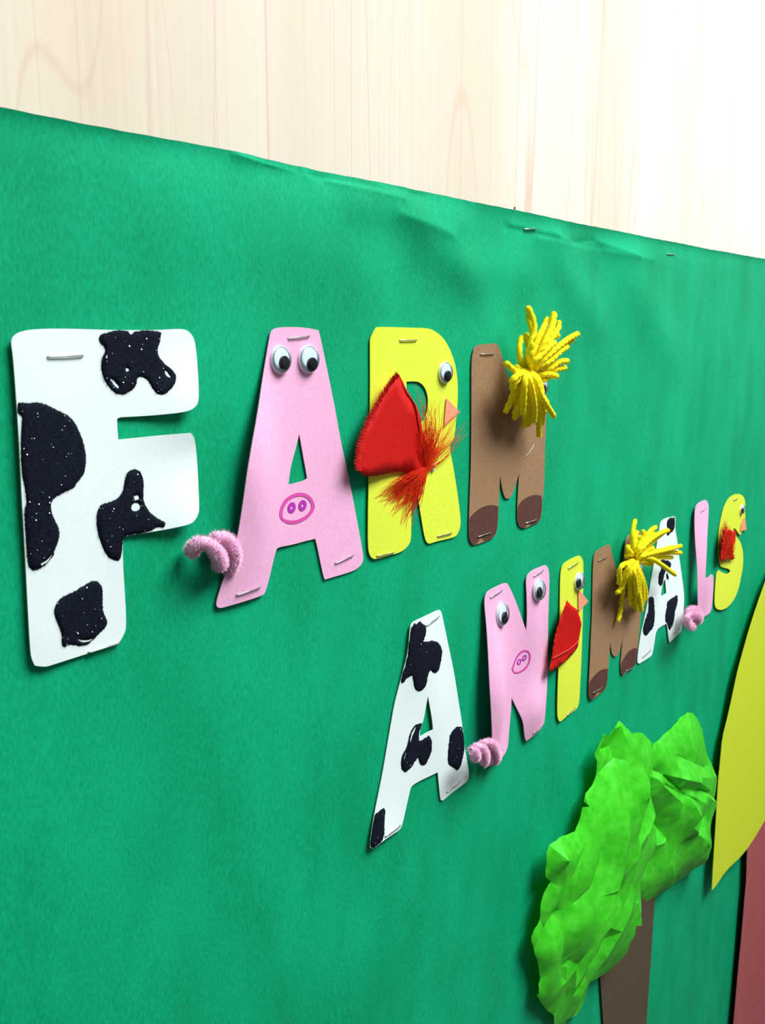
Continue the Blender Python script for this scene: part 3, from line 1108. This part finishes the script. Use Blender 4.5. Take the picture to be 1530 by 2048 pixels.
spot(t, hf, [Z('d2', 690, 55, 640, 100, 600, 180, 575, 280, 555, 370, 510, 440, 485, 520, 482, 610, 495, 670, 540, 690, 590, 665, 640, 600, 680, 530, 710, 500,
               722, 560, 740, 595, 780, 605, 820, 570, 860, 490, 890, 400, 893, 310, 880, 240, 850, 208, 810, 235, 770, 270, 740, 280, 715, 270, 725, 240,
               715, 180, 745, 100, 762, 45, 740, 50),
             Z('d2', 690, 72, 640, 140, 615, 200, 600, 290, 612, 290, 632, 215, 660, 155), Z('d2', 552, 430, 540, 440, 522, 520, 532, 520)], 6)
spot(t, hf, [Z('d2', 1190, 120, 1215, 90, 1260, 85, 1297, 105, 1303, 160, 1318, 280, 1328, 380, 1310, 460, 1290, 560, 1260, 640, 1230, 670, 1190, 635, 1130, 605,
               1105, 570, 1105, 460, 1115, 340, 1130, 220, 1150, 165), Z('d2', 1262, 112, 1288, 110, 1280, 138)], 5)
spot(t, hf, [Z('d2', 215, 1190, 245, 1175, 268, 1185, 270, 1230, 262, 1320, 258, 1420, 262, 1480, 245, 1560, 225, 1615, 130, 1698, 82, 1702, 74, 1650, 94, 1480,
               125, 1290, 140, 1250, 180, 1225)], 5)
staple(t, hf, *Z('d1', 805, 268, 970, 145))
staple(t, hf, *Z('d2', 1075, 950, 1250, 815))
staple(t, hf, *Z('d2', 255, 1540, 455, 1395))

# ======================================================================= N (pig)
hf = g_off([(980, 1400, .015, .038, .0105), (1060, 1420, .012, .016, .0045), (1055, 1240, .010, .03, .0025), (975, 1530, .012, .015, .0020)])
t = letter('pig_letter', 'pink paper letter N with googly eyes, pig snout and coiled tail', ANIM, [Z(
    'd3', 375, 640, 380, 580, 410, 500, 450, 460, 560, 405, 680, 352, 720, 355, 750, 400, 800, 500, 870, 670, 950, 900, 1012, 1085, 1022, 1000, 1028, 800,
    1020, 500, 1010, 330, 1018, 260, 1050, 205, 1120, 150, 1230, 105, 1310, 78, 1345, 110, 1362, 180, 1370, 300, 1360, 600, 1350, 900, 1345, 1300,
    'd4', 1340, 100, 1335, 400, 1310, 750, 1300, 880, 1285, 980, 1240, 1060, 1150, 1140, 1020, 1240, 1000, 1210, 985, 1130, 975, 1000, 950, 900, 900, 800,
    830, 660, 790, 575, 785, 700, 770, 900, 750, 1100, 740, 1280, 720, 1370, 680, 1450, 600, 1520, 500, 1590, 370, 1665, 400, 1560, 440, 1430,
    480, 1320, 495, 1200, 490, 1000, 475, 700, 450, 300, 440, 50, 'd3', 430, 1400, 410, 1050, 380, 750)], hf, M['pink'])
eye(t, hf, Z('d3', 645, 832)[0], Z('d3', 685, 895)[0], 45)
eye(t, hf, Z('d3', 1208, 462)[0], Z('d3', 1216, 502)[0], 42)
sn = ring_mark(t, hf, 'snout', Z('d3', 795, 1650, 830, 1560, 860, 1480, 910, 1410, 980, 1370, 1050, 1385, 1085, 1440, 1080, 1530, 'd4', 1070, 40, 1030, 120, 960, 180,
                                 870, 215, 820, 195, 797, 150),
               Z('d3', 817, 1660, 850, 1565, 885, 1490, 930, 1432, 985, 1398, 1035, 1408, 1062, 1450, 1055, 1530, 'd4', 1045, 35, 1010, 100, 945, 155, 870, 188, 830, 175, 817, 145),
               M['magenta'])
sn['label'] = 'pig snout drawn in magenta marker'
for c in (('d3', 908, 1558), ('d3', 988, 1498)):
    q = Z(*c)[0]
    ring_mark(sn, hf, 'nostril', ell(q, 3.9, 6.6, 22), ell(q, 1.6, 3.9, 22), M['purple'])
staple(t, hf, *Z('d3', 450, 570, 630, 455))
staple(t, hf, *Z('d3', 1115, 245, 1260, 150))
staple(t, hf, *Z('d4', 1110, 1110, 1260, 985))
chenille(t, zt('d4', 500, 1560, .006, 560, 1520, .009, 565, 1420, .012, 520, 1300, .014, 430, 1255, .014, 340, 1290, .012, 330, 1420, .009, 350, 1540, .010,
               385, 1540, .014, 390, 1450, .017, 350, 1350, .018, 270, 1320, .017, 225, 1400, .014, 215, 1490, .014, 250, 1480, .018, 235, 1400, .020, 175, 1370, .020), .0023)

# ======================================================================= I (chick)
hf = g_off([(1115, 1350, .012, .04, .0010)])
t = letter('chick_letter', 'yellow paper letter I with orange beak and red feather wing', ANIM, [Z(
    'd5', 385, 800, 390, 680, 405, 570, 430, 490, 480, 430, 560, 380, 680, 320, 755, 300, 790, 330, 825, 390, 830, 500, 830, 800, 822, 1000, 820, 1300,
    'd6', 815, 100, 805, 400, 790, 800, 770, 1200, 755, 1530, 735, 1630, 700, 1700, 600, 1780, 480, 1870, 390, 1945, 360, 1930, 335, 1850, 330, 1700,
    340, 1300, 355, 900, 368, 500, 'd5', 375, 1700, 380, 1300)], hf, M['yellow'])
eye(t, hf, Z('d5', 755, 788)[0], Z('d5', 745, 830)[0], 35)
bk = sheet('beak', [Z('d5', 735, 985, 780, 985, 925, 1170, 755, 1365, 738, 1340)], hf, M['orange'], t, TH + .0004, TH, .003)
bk['label'] = 'orange paper triangle beak'
staple(t, hf, *Z('d5', 525, 540, 710, 425))
staple(t, hf, *Z('d6', 500, 1810, 650, 1670))
ff = feather_h(Z('d6', 720, 430)[0], Z('d6', 200, 950)[0], .006, .0095, .0002)
fe = sheet('feather', [Z(
    'd5', 515, 1155, 480, 1260, 430, 1400, 370, 1550, 345, 1640, 'd6', 345, 110, 320, 200, 280, 350, 250, 560, 230, 730, 200, 870, 175, 965, 190, 992, 260, 965, 350, 905,
    500, 785, 620, 655, 722, 535, 742, 400, 772, 200, 797, 80, 'd5', 795, 1600, 770, 1500, 730, 1370, 700, 1320, 610, 1260, 560, 1210)],
    ff, M['feather'], t, 0, .0002, .0025, sm=(50, 1), jit=(.25, 1.6), shade=True)
fe['label'] = 'red feather glued on as a wing'
sv, sf = tube(catmull([P(*q) for q in zt('d6', 735, 400, .0068, 560, 560, .0082, 380, 660, .0094, 250, 730, .0103)], 8), lambda i, th: .00032, 6)
obj('shaft', sv, sf, plain('feather_shaft_pale', (214, 60, 50), .4), fe)

# ======================================================================= M (horse, ANIMALS)
hf = g_off([(1252, 1110, .015, .02, .0040), (1180, 1350, .012, .03, .0008)])
t = letter('horse_letter', 'brown paper letter M with dark hooves, between the yellow I and a spotted A', ANIM, [Z(
    'd7', 165, 1460, 175, 1000, 180, 700, 195, 560, 230, 500, 310, 450, 400, 408, 425, 430, 440, 520, 475, 650, 510, 780, 560, 900, 600, 960, 640, 940,
    640, 800, 608, 650, 622, 480, 642, 340, 680, 275, 760, 232, 830, 220, 848, 260, 855, 500, 860, 900, 852, 1250,
    'd8', 842, 100, 820, 350, 800, 540, 790, 650, 770, 760, 730, 810, 640, 870, 595, 915, 570, 890, 560, 780, 575, 600, 590, 450, 600, 360, 575, 480,
    545, 590, 520, 640, 480, 650, 450, 620, 430, 530, 418, 440, 410, 600, 400, 760, 390, 820, 385, 950, 370, 1060, 340, 1120, 250, 1190, 160, 1255,
    130, 1230, 118, 1150, 125, 1000, 140, 700, 155, 300)], hf, M['brown'])
for L in (Z('d8', 127, 1010, 170, 950, 240, 870, 310, 825, 389, 817, 384, 950, 369, 1060, 340, 1118, 270, 1163, 265, 1140, 237, 1142, 215, 1200, 160, 1252,
            132, 1228, 121, 1150),
          Z('d8', 573, 740, 600, 690, 660, 590, 720, 545, 770, 525, 799, 545, 789, 650, 769, 760, 729, 806, 660, 850, 640, 840, 620, 880, 595, 912, 572, 888, 563, 800)):
    h = sheet('hoof', [L], hf, M['hoof'], t, TH, .00006, .003, sm=(60, 1))
    h['label'] = 'dark brown hoof coloured in marker'
eye(t, hf, Z('d7', 838, 790)[0], Z('d7', 842, 800)[0], 26)
staple(t, hf, *Z('d7', 250, 630, 360, 580))
staple(t, hf, *Z('d8', 175, 1145, 300, 1065))
staple(t, hf, *Z('d8', 635, 840, 735, 785))
yarn(t, Z('d7', 760, 620)[0] + (.014,), [zt('d7', *s) for s in (
    (745, 480, .016, 728, 300, .016, 745, 160, .015, 768, 65, .014),
    (720, 540, .017, 670, 480, .018, 665, 420, .017),
    (730, 560, .016, 680, 540, .017, 650, 530, .017),
    (780, 500, .018, 850, 380, .019, 890, 290, .019, 870, 205, .018),
    (770, 500, .016, 800, 400, .016, 840, 290, .015),
    (800, 500, .019, 900, 350, .021, 970, 230, .021, 1055, 165, .020),
    (820, 520, .021, 960, 360, .023, 1100, 260, .023, 1225, 210, .022),
    (830, 540, .018, 980, 400, .019, 1080, 310, .019, 1160, 250, .018),
    (800, 490, .020, 860, 400, .021, 950, 300, .021, 1020, 250, .020),
    (860, 575, .020, 1050, 520, .022, 1230, 480, .022, 1405, 430, .021),
    (860, 590, .018, 1050, 550, .019, 1230, 525, .019, 1400, 525, .018),
    (860, 600, .016, 1000, 590, .017, 1150, 590, .017, 1280, 590, .016),
    (860, 590, .019, 1000, 610, .021, 1130, 690, .020, 1240, 770, .019, 1325, 830, .018),
    (840, 560, .018, 920, 490, .019, 1020, 460, .018),
    (850, 640, .016, 930, 680, .017, 1000, 680, .016),
    (840, 640, .018, 920, 640, .019, 1030, 640, .018),
    (690, 660, .018, 590, 700, .019, 545, 800, .018, 550, 920, .016, 520, 960, .015),
    (700, 670, .020, 640, 800, .019, 610, 930, .016, 560, 1040, .014, 500, 1090, .013),
    (710, 680, .016, 640, 780, .015, 600, 920, .014, 570, 1010, .013),
    (710, 690, .015, 620, 900, .012, 585, 1150, .009, 560, 1340, .008, 525, 1490, .008),
    (730, 700, .019, 700, 800, .020, 700, 910, .019),
    (730, 700, .017, 690, 900, .017, 700, 1080, .015, 705, 1160, .014),
    (740, 700, .016, 710, 900, .015, 690, 1100, .013, 690, 1250, .011),
    (760, 700, .020, 750, 800, .022, 770, 920, .021, 780, 1100, .018),
    (770, 700, .018, 790, 900, .018, 770, 1120, .015, 790, 1340, .012),
    (780, 700, .020, 820, 860, .020, 820, 1080, .017, 850, 1330, .013),
    (790, 700, .019, 850, 900, .019, 870, 1080, .016, 870, 1240, .014),
    (800, 700, .016, 870, 880, .015, 910, 1050, .013, 920, 1170, .012),
    (760, 700, .016, 740, 1000, .014, 740, 1180, .012, 760, 1290, .011),
    (780, 700, .021, 800, 900, .021, 800, 1030, .019, 830, 1180, .016),
)], .00145, .0045)

# ======================================================================= A (cow, second of ANIMALS)
hf = g_off([(1352, 1190, .02, .03, .0015)])
t = letter('cow_letter', 'white cow-patched paper letter A between the brown yarn-maned M and the pink L', ANIM, [Z(
    'd7', 1090, 280, 1105, 180, 1115, 130, 1130, 90, 1170, 55, 1230, 35, 1325, 20, 1330, 80, 1322, 190, 1350, 330, 1395, 700, 'e2', 620, 200, 635, 330, 638, 420, 625, 600,
    612, 740, 600, 790, 540, 840, 465, 915, 455, 870, 440, 730, 430, 690, 380, 715, 310, 765, 290, 900, 265, 1050, 240, 1080, 170, 1125, 110, 1162,
    90, 1150, 88, 1100, 100, 1000, 130, 800, 160, 680, 200, 480, 240, 220, 'd7', 1000, 850, 1060, 480),
    Z('d7', 1185, 890, 1200, 1090, 1125, 1135, 1140, 1000, 1165, 920)], hf, M['white'])
spot(t, hf, [Z('d7', 1235, 42, 1318, 28, 1323, 80, 1315, 190, 1285, 240, 1260, 240, 1230, 290, 1205, 270, 1215, 150, 1210, 110)], 3)
spot(t, hf, [Z('d7', 1120, 630, 1160, 620, 1250, 640, 1270, 690, 1255, 740, 1190, 760, 1170, 850, 1150, 960, 1130, 990, 1095, 960, 1090, 890, 1105, 800, 1130, 760, 1130, 700)], 3)
spot(t, hf, [Z('d7', 1197, 870, 1210, 800, 1240, 870, 1225, 905)], 0)
spot(t, hf, [Z('e2', 215, 400, 225, 375, 260, 368, 285, 400, 285, 480, 295, 560, 290, 650, 275, 740, 225, 790, 195, 835, 165, 825, 152, 760, 167, 690, 202, 590, 217, 530, 222, 470)], 4)
spot(t, hf, [Z('e2', 440, 430, 480, 400, 530, 365, 560, 360, 565, 420, 545, 500, 525, 570, 520, 660, 500, 720, 470, 770, 455, 740, 440, 690, 415, 665, 415, 600, 430, 530)], 4)
staple(t, hf, *Z('e2', 140, 1080, 235, 990))
staple(t, hf, *Z('e2', 500, 800, 570, 745))

# ======================================================================= L (pig)
hf = g_off([(1396, 1150, .024, .050, .0085)])
t = letter('pig_letter', 'pink paper letter L with one coiled tail at its foot', ANIM, [Z(
    'e1', 400, 440, 410, 370, 430, 320, 480, 275, 550, 245, 580, 243, 610, 280, 625, 350, 615, 550, 600, 800, 590, 1100, 575, 1400, 'e2', 885, 160, 905, 145, 970, 110,
    985, 140, 980, 300, 965, 500, 945, 560, 900, 595, 850, 622, 800, 645, 793, 620, 800, 550, 797, 300, 793, 60, 'e1', 430, 1200, 405, 900, 395, 600)], hf, M['pink'])
staple(t, hf, *Z('e1', 485, 425, 565, 365))
chenille(t, zt('e2', 815, 600, .008, 800, 545, .010, 740, 525, .013, 690, 545, .014, 675, 600, .013, 720, 660, .013, 785, 665, .017, 815, 625, .020, 790, 585, .022, 720, 575, .023,
               670, 620, .023, 685, 690, .022, 735, 730, .021), .0030)

# ======================================================================= S (chick)
hf = g_off([(1440, 1200, .03, .03, .0010)])
t = letter('chick_letter', 'yellow paper letter S with fluffy red feather, last letter of ANIMALS', ANIM, [Z(
    'e1', 775, 900, 785, 750, 810, 600, 850, 420, 890, 310, 950, 210, 1020, 160, 1080, 143, 1140, 150, 1190, 195, 1210, 260, 1215, 340, 1212, 500, 1205, 640,
    1170, 740, 1135, 805, 1110, 790, 1075, 730, 1040, 695, 1020, 705, 1035, 780, 1075, 835, 1120, 890, 1155, 980, 1178, 1100, 1180, 1250, 1162, 1400,
    'e2', 1310, 120, 1280, 280, 1230, 400, 1160, 490, 1100, 525, 1050, 530, 1010, 510, 995, 460, 1000, 300, 1008, 180, 1020, 95,
    'e1', 790, 1375, 850, 1412, 905, 1435, 950, 1425, 972, 1390, 950, 1350, 880, 1335, 820, 1315, 790, 1230, 775, 1080)], hf, M['yellow'])
eye(t, hf, Z('e1', 1168, 392)[0], Z('e1', 1168, 415)[0], 19)
bk = sheet('beak', [Z('e1', 1192, 520, 1215, 560, 1232, 720, 1140, 745, 1152, 640)], hf, M['orange'], t, TH + .0004, TH, .003)
bk['label'] = 'orange paper beak'
staple(t, hf, *Z('e1', 1015, 240, 1080, 210))
ff = feather_h(Z('e1', 950, 1180)[0], Z('e1', 920, 680)[0], .006, .010, .0002)
fe = sheet('feather', [Z('e1', 880, 700, 940, 720, 1000, 735, 1050, 745, 1058, 830, 1030, 950, 1020, 1080, 1040, 1190, 1000, 1208, 930, 1175, 860, 1215, 825, 1255, 812, 1190,
                         825, 1050, 845, 900, 865, 780)], ff, M['feather'], t, 0, .0002, .003, sm=(60, 1), jit=(1.0, 1.2), shade=True)
fe['label'] = 'short fluffy red feather'
b3 = Z('e1', 930, 1150)[0]
fan_hairs((b3[0], b3[1] - 10, .0085, 8, 14), zt('e1', 880, 560, .008, 850, 640, .008, 820, 700, .007, 800, 800, .007, 795, 950, .006, 900, 620, .009, 940, 650, .009, 800, 1080, .006,
                                         980, 690, .009, 1050, 720, .009, 1070, 800, .008, 1050, 1020, .006, 830, 1270, .006, 1060, 1180, .006), .00030, 16, 4, fe, 'down_barbs', M['down'], .08)

# ======================================================================= tree
def tissue_h(loops_px, h_edge, amp, width, pin, seed, creases=()):
    lp = [[(p.x, p.z) for p in (P(a, b, h_edge) for a, b in loops_px)]]
    r2 = np.random.default_rng(seed)
    dirs = [(r2.uniform(0, math.pi), r2.uniform(20, 60), r2.uniform(0, 9), r2.uniform(.5, 1)) for _ in range(7)]
    fans = [(fq, r2.uniform(0, 6), am) for fq, am in ((2.3, .0040), (4.9, .0030))]
    lo, hi = np.array(loops_px).min(0), np.array(loops_px).max(0)
    creases = list(creases)
    for _ in range(20):
        c = r2.uniform(lo, hi)
        d = c - np.array(pin)
        a = math.atan2(d[1], d[0]) + r2.normal(0, .22)
        ln = r2.uniform(40, 150)
        creases.append(([tuple(c), (c[0] + ln * math.cos(a), c[1] + ln * math.sin(a))], r2.uniform(.004, .007), r2.choice((-1, 1)) * r2.uniform(.002, .0042)))
    cr = [([(P(a, b, h_edge + amp * .8)) for a, b in ln], wd, am) for ln, wd, am in creases]
    pp = P(pin[0], pin[1], h_edge + amp * .5)

    def hf(x, z):
        sh = np.shape(x)
        xx, zz = np.atleast_1d(np.asarray(x, float)), np.atleast_1d(np.asarray(z, float))
        pts = np.stack([xx, zz], 1)
        d = edge_dist(pts, lp)
        d = np.where(inside(pts, lp), d, -d * .5)
        h = h_edge + amp * (1 - np.exp(-np.clip(d, -.004, 1) / width))
        rr = np.hypot(zz - pp.z, xx - pp.x)
        th = np.arctan2(zz - pp.z, xx - pp.x)
        tw = th + .16 * np.sin(rr * 30 + seed)
        g = np.clip(rr / .035, 0, 1)
        for fq, ph, am in fans:
            h = h + am * g * (.55 * np.sin(tw * fq + ph)) * (.75 + .35 * np.sin(rr * 30 + ph))
        h = h - .008 * np.exp(-(rr / .014) ** 2)
        for ln, wd, am in cr:
            dd = np.full(len(xx), 1e9)
            for p, q in zip(ln, ln[1:]):
                ex, ez = q.x - p.x, q.z - p.z
                t = np.clip(((xx - p.x) * ex + (zz - p.z) * ez) / (ex * ex + ez * ez), 0, 1)
                dd = np.minimum(dd, np.hypot(xx - p.x - t * ex, zz - p.z - t * ez))
            h = h + am * np.exp(-dd / wd) * np.clip(d / .012, 0, 1)
        wx = xx + .005 * np.sin(zz * 80 + seed)
        wz = zz + .005 * np.sin(xx * 70 + 2 * seed)
        k = 0
        for a, fq, ph, wgt in dirs:
            s = (wx * math.cos(a) + wz * math.sin(a)) * fq + ph
            k = k + wgt * (np.abs(s - np.floor(s) - .5) * 2 - .5) * (30 / fq)
        h = np.maximum(h + .0003 * k, .005)
        return h.reshape(sh) if sh else float(h[0])
    hf.lines = [[(p.x, p.z) for p in ln] for ln, _w, _a in cr]
    return hf


LL = Z('e3', 700, 155, 740, 190, 800, 255, 850, 240, 890, 260, 955, 330, 940, 400, 915, 470, 910, 550, 885, 680, 890, 770, 930, 830, 938, 900, 940, 1060, 900, 1150,
       850, 1260, 830, 1320, 'e4', 1190, 230, 1205, 380, 1210, 500, 1195, 640, 1150, 780, 1080, 930, 1020, 1020, 880, 1150, 720, 1240, 700, 1270, 660, 1400, 630, 1500,
       580, 1580, 480, 1630, 435, 1700, 350, 1700, 345, 1590, 270, 1530, 200, 1440, 165, 1380, 205, 1200, 180, 1050, 150, 950, 110, 790, 150, 700, 205, 610,
       210, 440, 260, 300, 315, 215, 258, 180, 'e3', 155, 1240, 160, 1140, 180, 1080, 280, 1020, 370, 980, 395, 930, 420, 830, 450, 700, 500, 640, 530, 560, 540, 460,
       515, 410, 530, 380, 560, 310, 590, 260, 630, 265)
RL = Z('e3', 905, 480, 940, 370, 960, 330, 1010, 280, 1090, 210, 1160, 130, 1210, 95, 1250, 95, 1280, 130, 1320, 210, 1340, 330, 1360, 420, 1395, 490, 1410, 580, 1400, 680,
       1370, 840, 1340, 940, 1310, 1060, 1270, 1220, 1240, 1290, 1140, 1350, 1050, 1410, 980, 1470, 900, 1505, 860, 1460, 840, 1400, 838, 1330, 880, 1200, 900, 1060,
       890, 930, 890, 760, 895, 600)
tb = P(1250, 2060)
tree = thing('paper_tree', 'paper tree with crumpled lime green tissue foliage and brown trunk', 'tree', (tb.x, 0, tb.z))
ht = g_off((), .0014)
tk = sheet('trunk', [Z('e4', 1225, 300, 1380, 300, 1375, 390, 1355, 700, 1330, 1100, 1305, 1450, 1290, 1673, 1275, 2100, 865, 2100, 850, 1673, 835, 1450, 818, 1200, 900, 800, 1100, 420)],
           ht, M['trunk'], tree, 0, TH, .006)
tk['label'] = 'brown paper tree trunk'
pin = Z('e3', 910, 475)[0]
CRL = [(Z('e3', 880, 260, 875, 420, 870, 560, 840, 700), .007, .006), (Z('e3', 620, 600, 590, 860), .006, .005),
       (Z('e3', 530, 560, 490, 700, 440, 900, 390, 1060), .006, .006), (Z('e3', 930, 850, 850, 1010, 790, 1150), .006, .006),
       (Z('e3', 720, 960, 680, 1250, 640, 1400), .007, .005), (Z('e4', 170, 890, 290, 1080, 360, 1400, 440, 1600), .008, .009),
       (Z('e4', 560, 30, 320, 190, 378, 290, 300, 560), .006, .006), (Z('e4', 890, 480, 780, 640), .006, .005),
       (Z('e3', 560, 470, 680, 440, 800, 390), .008, -.010), (Z('e3', 700, 600, 800, 470), .005, -.005),
       (Z('e4', 300, 640, 400, 820), .007, -.006), (Z('e4', 700, 430, 450, 780), .009, -.006), (Z('e4', 1050, 330, 830, 720), .007, -.006),
       (Z('e4', 640, 1080, 740, 1120), .006, -.006), (Z('e3', 660, 230, 700, 340), .005, .005), (Z('e3', 600, 330, 640, 300), .004, .004)]
CRR = [(Z('e3', 930, 490, 1060, 540, 1150, 630, 1190, 700), .006, -.008), (Z('e3', 930, 470, 1060, 400, 1180, 240), .008, .006),
       (Z('e3', 1170, 640, 1200, 740, 1220, 850), .006, .006), (Z('e3', 940, 760, 1060, 870, 1110, 1050), .007, -.008),
       (Z('e3', 1100, 1050, 980, 1180, 870, 1330), .007, .007), (Z('e3', 1190, 430, 1290, 480, 1390, 520), .007, -.005),
       (Z('e3', 1100, 570, 1250, 600, 1390, 680), .008, .005), (Z('e3', 1200, 1060, 1280, 960, 1350, 840), .007, -.004)]
hr = tissue_h(RL, .007, .016, .022, pin, 3, CRR)
hl = tissue_h(LL, .013, .018, .022, pin, 8, CRL)
for L, hh in ((RL, hr), (LL, hl)):
    loops = [[(p.x, p.z) for p in (on(a, b, hh) for a, b in jitter(L, .8, 7))]]
    v, f = sheet_mesh(loops, hh, 0, .0002, .0040, lines=hh.lines, inner=3.0)
    o = obj('tissue_foliage', v, f, M['tissue'], tree, True)
    o.data.set_sharp_from_angle(angle=math.radians(30))
    o['label'] = 'crumpled lime green tissue paper clump'

# ======================================================================= barn papers at the edge of the frame
ht2 = g_off((), .0022)
pb = P(1500, 2048)
rp_l = Z('e5', 242, 1200, 236, 1400, 228, 1480, 205, 1750, 180, 2048, 165, 2200)
e_top, e_bot = P(1700, 1500), P(1700, 2600)
rl = [(p.x, p.z) for p in (on(a, b, ht2) for a, b in rp_l)]
rl = rl + [(rl[-1][0] - .004, .52), (1.25, .52), (1.25, rl[0][1])]
v, f = sheet_mesh([rl], lambda x, z: ht2(x, z) + .004 * np.exp(-((x - rl[2][0]) / .02) ** 2), 0, TH, .012)
o = obj('red_paper', v, f, M['red_panel'])
o['label'], o['category'] = 'dusty red paper panel tucked under the big yellow paper shape', 'paper'
ht3 = make_h(.0105)
yl = [(p.x, p.z) for p in (on(a, b, ht3) for a, b in Z(
    'e5', 342, 30, 300, 150, 265, 260, 240, 350, 215, 440, 190, 560, 170, 650, 145, 750, 138, 830, 125, 960, 115, 1150, 105, 1300, 98, 1437, 115, 1420, 160, 1350, 230, 1285,
    280, 1220, 342, 1115))]
yl = smooth(yl, 40, 1)
x9, z9 = yl[-1]
x0, z0 = yl[0]
yl = yl + [(x9 + .10, z9 + .06), (x9 + .18, z9 + .14), (x0 + .10, z0 + .06)]
v, f = sheet_mesh([yl], ht3, 0, TH, .012)
o = obj('yellow_paper', v, f, M['yellow_big'])
o['label'], o['category'] = 'large yellow paper shape with pointed lower corner overlapping the red panel', 'paper'

# staples and pin hole in the backing paper / veneer
for a, b in (((1048, 458), (1071, 457)), ((1333, 508), (1348, 509))):
    staple(green, green_h, a, b, 0.0, .0003)
for o in bpy.data.objects:
    if '_o' in o:
        del o['_o']
